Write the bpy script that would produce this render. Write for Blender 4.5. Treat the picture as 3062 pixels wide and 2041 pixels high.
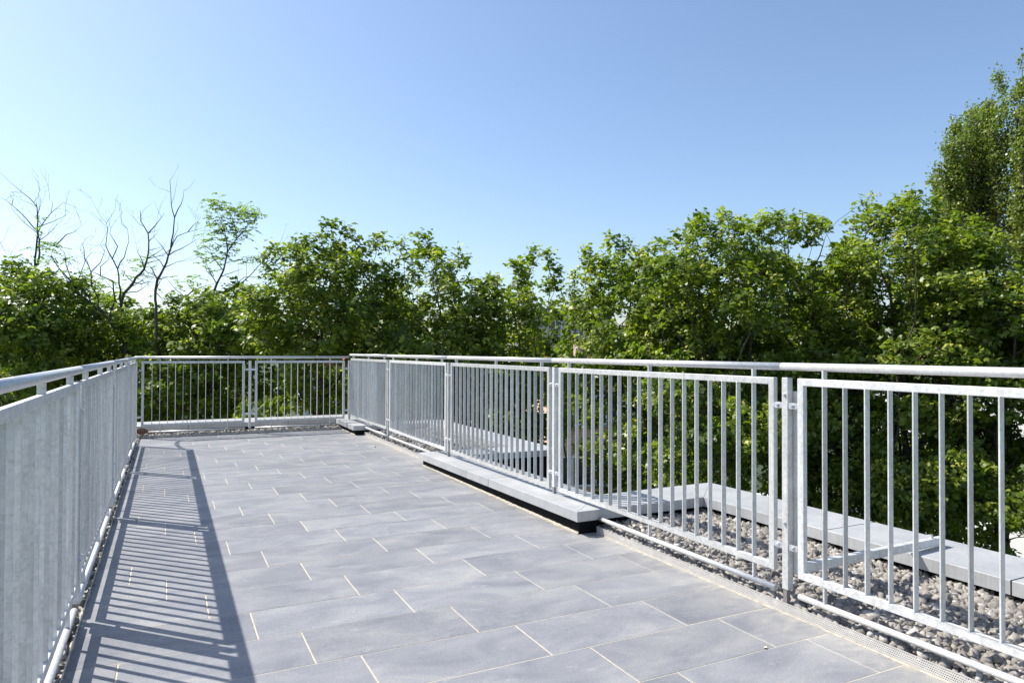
import bpy, bmesh, math, random
import numpy as np
from mathutils import Vector, Matrix

random.seed(11)
rng = np.random.default_rng(7)
SC = bpy.context.scene
COL = SC.collection
for _o in list(bpy.data.objects):
    bpy.data.objects.remove(_o)

# ------------------------------------------------------------------ camera
EYE = Vector((0.0, 0.0, 1.4257))
YAW, PITCH, ROLL = math.radians(26.471), math.radians(0.897), math.radians(0.137)
_f = Vector((math.sin(YAW) * math.cos(PITCH), math.cos(YAW) * math.cos(PITCH), math.sin(PITCH)))
_r0 = Vector((math.cos(YAW), -math.sin(YAW), 0))
_u0 = _r0.cross(_f)
_r = _r0 * math.cos(ROLL) + _u0 * math.sin(ROLL)
_u = _u0 * math.cos(ROLL) - _r0 * math.sin(ROLL)
cd = bpy.data.cameras.new('camera')
cd.sensor_width = 36.0
cd.lens = 24.36
cd.clip_start = 0.05
cd.clip_end = 9000
cam = bpy.data.objects.new('camera', cd)
M = Matrix.Identity(4)
for i in range(3):
    M[i][0] = _r[i]; M[i][1] = _u[i]; M[i][2] = -_f[i]; M[i][3] = EYE[i]
cam.matrix_world = M
COL.objects.link(cam)
SC.camera = cam

# ------------------------------------------------------------------ sky, sun, exposure
SUN_DIR = Vector((-0.567, 0.590, 1.0)).normalized()      # towards the sun
ELEV = math.asin(SUN_DIR.z)
AZ = math.atan2(SUN_DIR.x, SUN_DIR.y)
W = bpy.data.worlds.new('World'); SC.world = W; W.use_nodes = True
nt = W.node_tree; nt.nodes.clear()
sky = nt.nodes.new('ShaderNodeTexSky'); sky.sky_type = 'NISHITA'; sky.sun_disc = False
sky.sun_elevation = ELEV; sky.sun_rotation = AZ % (2 * math.pi)
sky.altitude = 50; sky.air_density = 1.0; sky.dust_density = 1.4; sky.ozone_density = 3.2
bg = nt.nodes.new('ShaderNodeBackground'); bg.inputs['Strength'].default_value = 0.118
ow = nt.nodes.new('ShaderNodeOutputWorld')
nt.links.new(sky.outputs[0], bg.inputs[0]); nt.links.new(bg.outputs[0], ow.inputs[0])
sl = bpy.data.lights.new('sun', 'SUN'); sl.energy = 4.5; sl.angle = math.radians(0.53); sl.color = (1.0, 0.95, 0.875)
sun = bpy.data.objects.new('sun', sl); COL.objects.link(sun)
sun.rotation_euler = SUN_DIR.to_track_quat('Z', 'Y').to_euler()
SC.view_settings.view_transform = 'Standard'; SC.view_settings.look = 'None'
SC.view_settings.gamma = 1.0; SC.view_settings.use_curve_mapping = False
SC.view_settings.exposure = 0.75
SC.render.engine = 'CYCLES'

# ------------------------------------------------------------------ helpers
FPX = 2071.9
def at(px, py, D):
    """world point for a photo pixel at depth D along the view axis"""
    v = _f + _r * ((px - 1531) / FPX) - _u * ((py - 1020.5) / FPX)
    return EYE + v * D

def mat(name):
    m = bpy.data.materials.new(name); m.use_nodes = True
    n = m.node_tree.nodes; l = m.node_tree.links
    b = n['Principled BSDF']
    return m, n, l, b
def node(n, t, **kw):
    x = n.new(t)
    for k, v in kw.items():
        if k in x.inputs: x.inputs[k].default_value = v
        else: setattr(x, k, v)
    return x
def ramp(n, stops):
    r = n.new('ShaderNodeValToRGB'); e = r.color_ramp.elements
    while len(e) < len(stops): e.new(0.5)
    for i, (p, c) in enumerate(stops):
        e[i].position = p; e[i].color = (c[0], c[1], c[2], 1)
    return r
def coords(n, l, scale=(1, 1, 1), kind='Object'):
    t = n.new('ShaderNodeTexCoord'); mp = n.new('ShaderNodeMapping'); mp.inputs['Scale'].default_value = scale
    l.new(t.outputs[kind], mp.inputs[0]); return mp
def bump(n, l, b, src, strength, dist=0.01):
    bp = n.new('ShaderNodeBump'); bp.inputs['Strength'].default_value = strength; bp.inputs['Distance'].default_value = dist
    l.new(src, bp.inputs['Height']); l.new(bp.outputs[0], b.inputs['Normal']); return bp
def mixc(n, l, fac, a, bb, mode='MIX'):
    m = n.new('ShaderNodeMix'); m.data_type = 'RGBA'; m.blend_type = mode
    for s, v in ((0, fac), (6, a), (7, bb)):
        if hasattr(v, 'links') or hasattr(v, 'is_linked'): l.new(v, m.inputs[s])
        elif s == 0: m.inputs[0].default_value = v
        else: m.inputs[s].default_value = (*v, 1)
    return m.outputs[2]

# ------------------------------------------------------------------ materials
def m_galv(name, lo, hi, metallic=0.35, rough=0.42, streak=6.0, objvar=0.19):
    m, n, l, b = mat(name)
    oi = n.new('ShaderNodeObjectInfo'); tc = n.new('ShaderNodeTexCoord')
    sc = node(n, 'ShaderNodeVectorMath', operation='SCALE'); sc.inputs[0].default_value = (1, 1.7, 2.3); sc.inputs[3].default_value = 0
    ml = node(n, 'ShaderNodeMath', operation='MULTIPLY'); ml.inputs[1].default_value = 61.0; l.new(oi.outputs['Random'], ml.inputs[0]); l.new(ml.outputs[0], sc.inputs[3])
    adv = node(n, 'ShaderNodeVectorMath', operation='ADD'); l.new(tc.outputs['Object'], adv.inputs[0]); l.new(sc.outputs[0], adv.inputs[1])
    def coords(n, l, scale, kind=None):
        mp = n.new('ShaderNodeMapping'); mp.inputs['Scale'].default_value = scale; l.new(adv.outputs[0], mp.inputs[0]); return mp
    c = coords(n, l, (1, 1, 1))
    v0 = node(n, 'ShaderNodeTexVoronoi', Scale=70.0); l.new(c.outputs[0], v0.inputs['Vector'])
    vb = n.new('ShaderNodeRGBToBW'); l.new(v0.outputs['Color'], vb.inputs[0])
    c2 = coords(n, l, (streak, streak, 1.2))
    nz = node(n, 'ShaderNodeTexNoise', Scale=4.0, Detail=6.0, Roughness=0.65); l.new(c2.outputs[0], nz.inputs['Vector'])
    c3 = coords(n, l, (6, 6, 26))
    nf = node(n, 'ShaderNodeTexNoise', Scale=7.0, Detail=4.0, Roughness=0.7); l.new(c3.outputs[0], nf.inputs['Vector'])
    r1 = ramp(n, [(0.3, lo), (0.72, hi)]); l.new(nz.outputs['Fac'], r1.inputs[0])
    sp = mixc(n, l, 0.30, r1.outputs[0], vb.outputs[0], 'SOFT_LIGHT')
    r2 = ramp(n, [(0.28, (0.45, 0.45, 0.46)), (0.42, (1, 1, 1))]); l.new(nf.outputs['Fac'], r2.inputs[0])
    out = mixc(n, l, 0.6, sp, r2.outputs[0], 'MULTIPLY')
    hv = n.new('ShaderNodeHueSaturation'); mr = node(n, 'ShaderNodeMapRange')
    mr.inputs[3].default_value = 1 - objvar; mr.inputs[4].default_value = 1 + objvar
    l.new(oi.outputs['Random'], mr.inputs[0]); l.new(mr.outputs[0], hv.inputs['Value']); l.new(out, hv.inputs['Color'])
    l.new(hv.outputs[0], b.inputs['Base Color'])
    b.inputs['Metallic'].default_value = metallic
    rr = node(n, 'ShaderNodeMapRange'); rr.inputs[3].default_value = rough - 0.08; rr.inputs[4].default_value = rough + 0.16
    l.new(nz.outputs['Fac'], rr.inputs[0]); l.new(rr.outputs[0], b.inputs['Roughness'])
    bump(n, l, b, nf.outputs['Fac'], 0.12, 0.002)
    return m
GALV = m_galv('galvanised_steel', (0.50, 0.50, 0.49), (0.68, 0.68, 0.66))
GALV_TUBE = m_galv('galvanised_tube', (0.58, 0.58, 0.575), (0.66, 0.66, 0.65), 0.4, 0.38, 3.0, 0.02)
ZINC_NUT = m_galv('bolt_steel', (0.55, 0.56, 0.58), (0.75, 0.76, 0.78), 0.7, 0.32)

def m_coping():
    m, n, l, b = mat('coping_sheet_metal')
    c = coords(n, l, (1, 1, 1), 'Generated')
    co = coords(n, l, (1, 1, 1))
    nz = node(n, 'ShaderNodeTexNoise', Scale=3.0, Detail=7.0, Roughness=0.62); l.new(co.outputs[0], nz.inputs['Vector'])
    c2 = coords(n, l, (34, 34, 1.5))
    ns = node(n, 'ShaderNodeTexNoise', Scale=2.0, Detail=3.0); l.new(c2.outputs[0], ns.inputs['Vector'])
    r1 = ramp(n, [(0.3, (0.36, 0.37, 0.375)), (0.7, (0.52, 0.525, 0.525))]); l.new(nz.outputs['Fac'], r1.inputs[0])
    r2 = ramp(n, [(0.35, (0.80, 0.79, 0.77)), (0.6, (1, 1, 1))]); l.new(ns.outputs['Fac'], r2.inputs[0])
    l.new(mixc(n, l, 0.5, r1.outputs[0], r2.outputs[0], 'MULTIPLY'), b.inputs['Base Color'])
    b.inputs['Metallic'].default_value = 0.25; b.inputs['Roughness'].default_value = 0.5
    nb = node(n, 'ShaderNodeTexNoise', Scale=1.6, Detail=1.0); l.new(co.outputs[0], nb.inputs['Vector'])
    bump(n, l, b, nb.outputs['Fac'], 0.35, 0.01)
    return m
COPING = m_coping()

def m_tile():
    m, n, l, b = mat('slate_blue_porcelain')
    g = n.new('ShaderNodeNewGeometry'); oi = n.new('ShaderNodeObjectInfo')
    ofs = node(n, 'ShaderNodeVectorMath', operation='SCALE'); ofs.inputs[3].default_value = 37.0
    cb = n.new('ShaderNodeCombineXYZ')
    for i in range(3): l.new(oi.outputs['Random'], cb.inputs[i])
    l.new(cb.outputs[0], ofs.inputs[0])
    ad = node(n, 'ShaderNodeVectorMath', operation='ADD'); l.new(g.outputs['Position'], ad.inputs[0]); l.new(ofs.outputs[0], ad.inputs[1])
    mp = n.new('ShaderNodeMapping'); mp.inputs['Scale'].default_value = (1.0, 1.7, 1); mp.inputs['Rotation'].default_value = (0, 0, 0.25); l.new(ad.outputs[0], mp.inputs[0])
    n1 = node(n, 'ShaderNodeTexNoise', Scale=2.2, Detail=7.0, Roughness=0.62, Distortion=0.6); l.new(mp.outputs[0], n1.inputs['Vector'])
    n2 = node(n, 'ShaderNodeTexNoise', Scale=9.0, Detail=6.0, Roughness=0.7, Distortion=0.4); l.new(mp.outputs[0], n2.inputs['Vector'])
    n3 = node(n, 'ShaderNodeTexNoise', Scale=110.0, Detail=5.0, Roughness=0.75); l.new(ad.outputs[0], n3.inputs['Vector'])
    r1 = ramp(n, [(0.30, (0.165, 0.172, 0.192)), (0.50, (0.224, 0.229, 0.243)), (0.72, (0.300, 0.298, 0.295))]); l.new(n1.outputs['Fac'], r1.inputs[0])
    r2 = ramp(n, [(0.60, (0, 0, 0)), (0.80, (1, 1, 1))]); l.new(n2.outputs['Fac'], r2.inputs[0])
    f2 = node(n, 'ShaderNodeMath', operation='MULTIPLY'); f2.inputs[1].default_value = 0.7; l.new(r2.outputs[0], f2.inputs[0])
    c1 = mixc(n, l, f2.outputs[0], r1.outputs[0], (0.45, 0.44, 0.42))
    r3 = ramp(n, [(0.33, (0.74, 0.74, 0.75)), (0.66, (1.14, 1.14, 1.13))]); l.new(n3.outputs['Fac'], r3.inputs[0])
    c2 = mixc(n, l, 1.0, c1, r3.outputs[0], 'MULTIPLY')
    # sandy dust that has settled along the gravel edge on the right
    sx = n.new('ShaderNodeSeparateXYZ'); l.new(g.outputs['Position'], sx.inputs[0])
    dm = node(n, 'ShaderNodeMapRange'); dm.inputs[1].default_value = 2.68; dm.inputs[2].default_value = 3.05; l.new(sx.outputs[0], dm.inputs[0])
    dn = ramp(n, [(0.38, (0, 0, 0)), (0.62, (1, 1, 1))]); l.new(n2.outputs['Fac'], dn.inputs[0])
    d1 = node(n, 'ShaderNodeMath', operation='MULTIPLY'); l.new(dm.outputs[0], d1.inputs[0]); l.new(dn.outputs[0], d1.inputs[1])
    d2 = node(n, 'ShaderNodeMath', operation='MULTIPLY'); d2.inputs[1].default_value = 0.45; l.new(d1.outputs[0], d2.inputs[0])
    c2 = mixc(n, l, d2.outputs[0], c2, (0.40, 0.37, 0.31))
    hv = n.new('ShaderNodeHueSaturation'); l.new(c2, hv.inputs['Color'])
    mr = node(n, 'ShaderNodeMapRange'); mr.inputs[3].default_value = 0.92; mr.inputs[4].default_value = 1.09
    l.new(oi.outputs['Random'], mr.inputs[0]); l.new(mr.outputs[0], hv.inputs['Value'])
    l.new(hv.outputs[0], b.inputs['Base Color'])
    rr = node(n, 'ShaderNodeMapRange'); rr.inputs[3].default_value = 0.42; rr.inputs[4].default_value = 0.68
    l.new(n2.outputs['Fac'], rr.inputs[0]); l.new(rr.outputs[0], b.inputs['Roughness'])
    b.inputs['Specular IOR Level'].default_value = 0.4
    bump(n, l, b, n3.outputs['Fac'], 0.10, 0.002)
    return m
TILE = m_tile()

def m_simple(name, col, rough=0.8, metallic=0.0, var=0.25, scale=6.0, bmp=0.2, spec=0.4):
    m, n, l, b = mat(name)
    c = coords(n, l)
    nz = node(n, 'ShaderNodeTexNoise', Scale=scale, Detail=6.0, Roughness=0.65); l.new(c.outputs[0], nz.inputs['Vector'])
    lo = tuple(x * (1 - var) for x in col); hi = tuple(min(1, x * (1 + var)) for x in col)
    r = ramp(n, [(0.3, lo), (0.7, hi)]); l.new(nz.outputs['Fac'], r.inputs[0])
    l.new(r.outputs[0], b.inputs['Base Color'])
    b.inputs['Roughness'].default_value = rough; b.inputs['Metallic'].default_value = metallic
    b.inputs['Specular IOR Level'].default_value = spec
    if bmp: bump(n, l, b, nz.outputs['Fac'], bmp, 0.02)
    return m
GROUT = m_simple('sandy_grout', (0.52, 0.46, 0.36), 0.95, var=0.22, scale=14, bmp=0.1)
BITUMEN = m_simple('black_roof_membrane', (0.008, 0.008, 0.009), 0.85, var=0.3, scale=20, bmp=0.1, spec=0.12)
PLASTER = m_simple('pinkish_plaster', (0.40, 0.33, 0.30), 0.95, var=0.08, scale=40, bmp=0.3)
EDGING = m_simple('perforated_aluminium', (0.54, 0.52, 0.49), 0.5, metallic=0.25, var=0.12, scale=20, bmp=0)
MORTAR = m_simple('pale_mortar', (0.36, 0.33, 0.27), 0.95, var=0.3, scale=30, bmp=0.5)
RUST = m_simple('rusty_brown_iron', (0.11, 0.065, 0.045), 0.85, var=0.4, scale=60)
DRYLEAF = m_simple('dried_leaf', (0.22, 0.11, 0.06), 0.75, var=0.35, scale=30)
BARK = m_simple('bark', (0.095, 0.078, 0.058), 0.95, var=0.4, scale=9, bmp=0.6)
BARK_PALE = m_simple('grey_green_bark', (0.085, 0.078, 0.062), 0.95, var=0.35, scale=9, bmp=0.5)
GRASS = m_simple('lawn', (0.035, 0.055, 0.018), 0.95, var=0.5, scale=1.5, bmp=0.5)
ASPHALT = m_simple('asphalt', (0.055, 0.055, 0.058), 0.9, var=0.2, scale=4)
PAVE = m_simple('pavement_slabs', (0.26, 0.25, 0.235), 0.9, var=0.15, scale=2)
WHITEWALL = m_simple('white_render', (0.78, 0.77, 0.75), 0.9, var=0.05, scale=2, bmp=0.05)
PEACH = m_simple('peach_render', (0.62, 0.42, 0.29), 0.9, var=0.08, scale=2, bmp=0.05)
BEIGEW = m_simple('beige_render', (0.50, 0.44, 0.37), 0.9, var=0.08, scale=2, bmp=0.05)
ROOFRED = m_simple('red_roof_tile', (0.42, 0.12, 0.07), 0.85, var=0.3, scale=3)
FRAMEW = m_simple('white_window_frame', (0.75, 0.75, 0.74), 0.5, var=0.03, bmp=0)
VANWHITE = m_simple('white_car_paint', (0.78, 0.78, 0.78), 0.25, var=0.02, bmp=0)
RUBBER = m_simple('rubber', (0.02, 0.02, 0.02), 0.8, var=0.2, bmp=0)
CONCRETE = m_simple('grey_concrete', (0.33, 0.32, 0.31), 0.9, var=0.2, scale=4)
def m_glass():
    m, n, l, b = mat('dark_window_glass')
    b.inputs['Base Color'].default_value = (0.03, 0.04, 0.05, 1); b.inputs['Roughness'].default_value = 0.06
    b.inputs['Specular IOR Level'].default_value = 0.8
    return m
GLASS = m_glass()
def m_stone():
    m, n, l, b = mat('crushed_stone')
    a = n.new('ShaderNodeAttribute'); a.attribute_name = 'tone'
    c = coords(n, l)
    nz = node(n, 'ShaderNodeTexNoise', Scale=45.0, Detail=5.0); l.new(c.outputs[0], nz.inputs['Vector'])
    r = ramp(n, [(0.0, (0.12, 0.112, 0.10)), (0.45, (0.245, 0.225, 0.20)), (0.8, (0.345, 0.318, 0.282)), (1.0, (0.52, 0.505, 0.48))]); l.new(a.outputs['Fac'], r.inputs[0])
    r2 = ramp(n, [(0.3, (0.72, 0.72, 0.72)), (0.7, (1.1, 1.1, 1.1))]); l.new(nz.outputs['Fac'], r2.inputs[0])
    l.new(mixc(n, l, 1.0, r.outputs[0], r2.outputs[0], 'MULTIPLY'), b.inputs['Base Color'])
    b.inputs['Roughness'].default_value = 0.9
    bump(n, l, b, nz.outputs['Fac'], 0.4, 0.004)
    return m
STONE = m_stone()
def m_leaf(name, stops, trans=0.35, rough=0.40, spec=0.5):
    m, n, l, b = mat(name)
    a = n.new('ShaderNodeAttribute'); a.attribute_name = 'tone'
    r = ramp(n, stops); l.new(a.outputs['Fac'], r.inputs[0])
    l.new(r.outputs[0], b.inputs['Base Color'])
    b.inputs['Roughness'].default_value = rough; b.inputs['Specular IOR Level'].default_value = spec
    t = n.new('ShaderNodeBsdfTranslucent')
    tc = mixc(n, l, 1.0, r.outputs[0], (1.5, 1.7, 0.5), 'MULTIPLY'); l.new(tc, t.inputs[0])
    mx = n.new('ShaderNodeMixShader'); mx.inputs[0].default_value = trans
    o = n['Material Output']
    l.new(b.outputs[0], mx.inputs[1]); l.new(t.outputs[0], mx.inputs[2]); l.new(mx.outputs[0], o.inputs[0])
    return m
LEAF_MAPLE = m_leaf('maple_leaf', [(0.0, (0.070, 0.115, 0.018)), (0.40, (0.155, 0.215, 0.028)), (0.78, (0.265, 0.315, 0.046)), (0.86, (0.46, 0.46, 0.08)), (1.0, (0.58, 0.54, 0.14))], 0.42, 0.42, 0.45)
LEAF_POPLAR = m_leaf('poplar_leaf', [(0.0, (0.10, 0.145, 0.03)), (0.6, (0.19, 0.245, 0.05)), (1.0, (0.27, 0.31, 0.09))], 0.35, 0.42, 0.45)
LEAF_LOCUST = m_leaf('locust_leaf', [(0.0, (0.16, 0.24, 0.035)), (1.0, (0.28, 0.36, 0.06))], 0.45, 0.5, 0.4)

# ------------------------------------------------------------------ mesh helpers
def link(name, me, m=None, parent=None, loc=None, rot=None):
    o = bpy.data.objects.new(name, me); COL.objects.link(o)
    if m is not None and me is not None and not me.materials: me.materials.append(m)
    if parent is not None: o.parent = parent
    if loc is not None: o.location = loc
    if rot is not None: o.rotation_euler = rot
    return o
def tag(o, label=None, cat=None, group=None, kind=None):
    if label: o['label'] = label
    if cat: o['category'] = cat
    if group: o['group'] = group
    if kind: o['kind'] = kind
    return o
def empty(name, loc=(0, 0, 0), rot=(0, 0, 0)):
    return link(name, None, None, None, loc, rot)
def finish(bm, name, smooth=False):
    bmesh.ops.recalc_face_normals(bm, faces=bm.faces)
    me = bpy.data.meshes.new(name); bm.to_mesh(me); bm.free()
    if smooth:
        for p in me.polygons: p.use_smooth = True
    return me
def bbox_bm(bm, x0, x1, y0, y1, z0, z1, bev=0.0, seg=1):
    vs = [bm.verts.new((x, y, z)) for x in (x0, x1) for y in (y0, y1) for z in (z0, z1)]
    F = [(0, 1, 3, 2), (4, 6, 7, 5), (0, 4, 5, 1), (2, 3, 7, 6), (0, 2, 6, 4), (1, 5, 7, 3)]
    fs = [bm.faces.new([vs[i] for i in f]) for f in F]
    if bev > 0:
        es = set(e for f in fs for e in f.edges)
        bmesh.ops.bevel(bm, geom=list(es), offset=bev, segments=seg, affect='EDGES', profile=0.5)
def box_me(name, x0, x1, y0, y1, z0, z1, bev=0.0, seg=1):
    bm = bmesh.new(); bbox_bm(bm, x0, x1, y0, y1, z0, z1, bev, seg); return finish(bm, name)
def tube_bm(bm, a, b, r, seg=16, inner=None, r2=None):
    a = Vector(a); b = Vector(b); d = (b - a).normalized()
    ref = Vector((0, 0, 1)) if abs(d.z) < 0.9 else Vector((1, 0, 0))
    u = d.cross(ref).normalized(); v = d.cross(u)
    r2 = r if r2 is None else r2
    def ring(p, rad): return [bm.verts.new(p + u * math.cos(2 * math.pi * i / seg) * rad + v * math.sin(2 * math.pi * i / seg) * rad) for i in range(seg)]
    A, B = ring(a, r), ring(b, r2)
    for i in range(seg): bm.faces.new((A[i], A[(i + 1) % seg], B[(i + 1) % seg], B[i]))
    if inner:
        A2, B2 = ring(a, inner), ring(b, inner)
        A3, B3 = ring(a + d * 0.12, inner), ring(b - d * 0.12, inner)
        for i in range(seg):
            j = (i + 1) % seg
            bm.faces.new((A[j], A[i], A2[i], A2[j])); bm.faces.new((B[i], B[j], B2[j], B2[i]))
            bm.faces.new((A2[j], A2[i], A3[i], A3[j])); bm.faces.new((B2[i], B2[j], B3[j], B3[i]))
        bm.faces.new(A3); bm.faces.new(list(reversed(B3)))
    else:
        bm.faces.new(list(reversed(A))); bm.faces.new(B)
def tube_me(name, a, b, r, seg=16, inner=None):
    bm = bmesh.new(); tube_bm(bm, a, b, r, seg, inner); me = finish(bm, name)
    for p in me.polygons: p.use_smooth = len(p.vertices) == 4
    return me
def raw_mesh(name, V, F, tone=None, smooth=False):
    """V (n,3) array, F (m,k) array of equal-size faces"""
    me = bpy.data.meshes.new(name)
    V = np.asarray(V, np.float32); F = np.asarray(F, np.int32); k = F.shape[1]
    me.vertices.add(len(V)); me.vertices.foreach_set('co', V.ravel())
    me.loops.add(F.size); me.loops.foreach_set('vertex_index', F.ravel())
    me.polygons.add(len(F)); me.polygons.foreach_set('loop_start', np.arange(0, F.size, k, dtype=np.int32))
    me.polygons.foreach_set('loop_total', np.full(len(F), k, np.int32))
    if smooth: me.polygons.foreach_set('use_smooth', np.ones(len(F), bool))
    me.update(calc_edges=True)
    if tone is not None:
        a = me.attributes.new('tone', 'FLOAT', 'POINT'); a.data.foreach_set('value', np.asarray(tone, np.float32))
    return me

# ================================================================== THE SETTING
GZ = -9.0
def sheet(name, x0, x1, y0, y1, z, m):
    return raw_mesh(name, [(x0, y0, z), (x1, y0, z), (x1, y1, z), (x0, y1, z)], [(0, 1, 2, 3)])
tag(link('ground', sheet('ground', -4000, 4000, -4000, 4000, GZ, None), GRASS), kind='structure')
# a street running past behind the trees, with kerbs and pavement
st = tag(link('street', sheet('street', -200, 200, -4, 4, 0, None), ASPHALT), kind='structure')
st.location = at(1531, 1053, 43).to_2d().to_3d() + Vector((0, 0, GZ + 0.01)); st.rotation_euler = (0, 0, -YAW)
pv = tag(link('pavement', box_me('pavement', -200, 200, -6.2, -4.0, 0, 0.13, 0.01), PAVE), kind='structure')
pv.location = st.location; pv.rotation_euler = st.rotation_euler

# ---- terrace floor: grout bed + one object per tile
XL, XR, YB = -0.39, 3.045, 12.875
floor = tag(link('terrace_floor', box_me('terrace_floor', XL - 0.02, XR + 0.03, -1.2, YB + 0.02, -0.30, -0.0026), GROUT), kind='structure')
T0X, T0Y, TL, TD, TS = 0.6171, 5.2607, 0.81235, 0.4, 0.20524
GX, GY, TH = 0.0074, 0.0050, 0.012
def tile_mesh(x0, x1, y0, y1):
    return box_me('floor_tile', x0, x1, y0, y1, -TH, 0.0, 0.0012)
GROUTLINE = box_me('grout_line', XL, XR, -GY / 2 - 0.0008, GY / 2 + 0.0008, -0.010, -0.0012)
full_tile = tile_mesh(-(TL - GX) / 2, (TL - GX) / 2, -(TD - GY) / 2, (TD - GY) / 2)
for row in range(-20, 17):
    y1 = T0Y - row * TD; y0 = y1 - TD
    if y0 >= YB or y1 < -1.2: continue
    cy0, cy1 = max(y0 + GY / 2, -1.2), min(y1 - GY / 2, YB)
    if y0 > -1.1: link('grout_line', GROUTLINE, GROUT, floor, (0, y0, 0))
    if cy1 - cy0 < 0.02: continue
    for k in range(-8, 12):
        x0 = T0X + k * TL + TS * row; x1 = x0 + TL
        cx0, cx1 = max(x0 + GX / 2, XL), min(x1 - GX / 2, XR)
        if cx1 - cx0 < 0.02: continue
        cut = (cx0 > x0 + GX or cx1 < x1 - GX or cy0 > y0 + GY or cy1 < y1 - GY)
        c = Vector(((x0 + x1) / 2, (y0 + y1) / 2, random.uniform(-0.0006, 0.0006)))
        me = full_tile if not cut else tile_mesh(cx0 - c.x, cx1 - c.x, cy0 - c.y, cy1 - c.y)
        t = link('floor_tile', me, TILE, floor, c, (random.uniform(-.0012, .0012), random.uniform(-.0008, .0008), 0))

# ---- the building under the terrace (plaster walls, with a recess on the right)
def prism(name, pts, z0, z1):
    bm = bmesh.new()
    a = [bm.verts.new((x, y, z0)) for x, y in pts]; b = [bm.verts.new((x, y, z1)) for x, y in pts]
    n = len(pts)
    for i in range(n): bm.faces.new((a[i], a[(i + 1) % n], b[(i + 1) % n], b[i]))
    bm.faces.new(list(reversed(a))); bm.faces.new(b)
    return finish(bm, name)
outline = [(-1.25, -2.0), (4.60, -2.0), (4.60, 5.07), (3.36, 5.07), (3.36, 7.94), (4.62, 7.94), (4.62, 12.28), (3.36, 12.28), (3.36, 14.0), (-1.25, 14.0)]
bl = link('terrace_building', prism('terrace_building', outline, GZ, -0.31), PLASTER)
tag(bl, 'pinkish plastered building that carries the roof terrace', 'building')

# ---- parapets: black upstand + folded metal coping slabs, each slab its own part
def quad_slab(name, pts, zt, zb, parent, m=COPING, bev=0.004):
    """coping slab over plan polygon pts [(x,y,ztop)]; folded sheet with face height zt-zb"""
    bm = bmesh.new(); n = len(pts)
    hgt = zt - zb
    t = [bm.verts.new((p[0], p[1], p[2])) for p in pts]; b = [bm.verts.new((p[0], p[1], p[2] - hgt)) for p in pts]
    for i in range(n): bm.faces.new((b[i], b[(i + 1) % n], t[(i + 1) % n], t[i]))
    ft = bm.faces.new(t); bm.faces.new(list(reversed(b)))
    bmesh.ops.bevel(bm, geom=list(ft.edges), offset=bev, segments=2, affect='EDGES', profile=0.5)
    return link(name, finish(bm, name), m, parent)
CF = 0.080
ZN, ZF = 0.188, 0.156         # coping top height near / far
def zl(y): return ZN + (ZF - ZN) * (y - 4.6) / 3.8
G = 0.0042                    # half of an open joint
XA, XB = 2.867, 3.395         # coping under the railing
XO, XP = 4.14, 4.66           # outer coping
pn = tag(empty('recess_parapet', (0, 0, 0)), 'low parapet with pale metal coping crossing under the right railing around the recess', 'parapet')
YN0, YN1, YF0, YF1 = 4.61, 5.11, 7.90, 8.40
def S(pts, parent, top=None): return quad_slab('coping_slab', [(x, y, z) for x, y, z in pts], 1.0, 1.0 - CF, parent)
S([(XA, YN0, ZN), (XA, 6.28 - G, zl(6.28)), (XB, 6.28 - G, zl(6.28)), (XB, YN1, zl(YN1))], pn)
S([(XA, 6.28 + G, zl(6.28)), (XA, 6.85 - G, zl(6.85)), (XB, 6.85 - G, zl(6.85)), (XB, 6.28 + G, zl(6.28))], pn)
S([(XA, 6.85 + G, zl(6.85)), (XA, YF1, ZF), (XB, YF0, zl(YF0)), (XB, 6.85 + G, zl(6.85))], pn)
S([(XA + .001, YN0, ZN), (XB, YN1 - .001, zl(YN1)), (XP - .001, YN1, ZN), (XO, YN0, ZN)], pn)
S([(XA + .002, YF1, ZF), (XO + .05, YF1, ZF), (XP, YF0, ZF), (XB, YF0 + .001, zl(YF0))], pn)
def up(x0, x1, y0, y1, z1, parent, z0=-0.3): return link('upstand', box_me('upstand', x0, x1, y0, y1, z0, z1), BITUMEN, parent)
up(2.912, 3.35, 4.66, 8.36, 0.10, pn)
up(3.352, 4.62, 4.66, 5.06, 0.104, pn)
up(3.352, 4.62, 7.96, 8.36, 0.074, pn)
po = tag(empty('outer_parapet', (0, 0, 0)), 'low parapet with wide metal coping along the nearer gravel bed on the right', 'parapet')
yy = [YN1, 3.385, 2.19, 0.35, -1.6]
S([(XO, YN0 - .001, ZN), (XP, YN1 - .002, ZN), (XP, yy[1] + G, ZN), (XO, yy[1] + G, ZN)], po)
for a, b in zip(yy[1:-1], yy[2:]):
    S([(XO, a - G, ZN), (XP, a - G, ZN), (XP, b + G, ZN), (XO, b + G, ZN)], po)
up(4.19, 4.61, -1.6, 4.655, 0.104, po)
pf = tag(empty('outer_parapet', (0, 0, 0)), 'low parapet with metal coping beyond the recess along the farther gravel bed', 'parapet')
S([(XO + .05, YF1 + .001, ZF), (XP, YF0 + .002, ZF), (XP, 9.75 - G, ZF), (XO + .05, 9.75 - G, ZF)], pf)
S([(XO + .05, 9.75 + G, ZF), (XP, 9.75 + G, ZF), (XP, 12.33, ZF), (XO + .05, 11.83, ZF)], pf)
up(4.235, 4.62, 8.362, 12.28, 0.074, pf)
pb = tag(empty('back_parapet', (0, 0, 0)), 'low parapet with wide pale coping behind the back railing', 'parapet')
ZB = 0.168
S([(XA, 11.83, ZB - .004), (XA, 13.22, ZB), (XB, 13.22, ZB), (XB, 12.33, ZB - .004)], pb)
S([(XA + .001, 11.83, ZB - .004), (XB, 12.329, ZB - .004), (XP, 12.331, ZF), (XO + .05, 11.829, ZF)], pb)
bx = [-1.30, 0.34, 2.0, XB]
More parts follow.
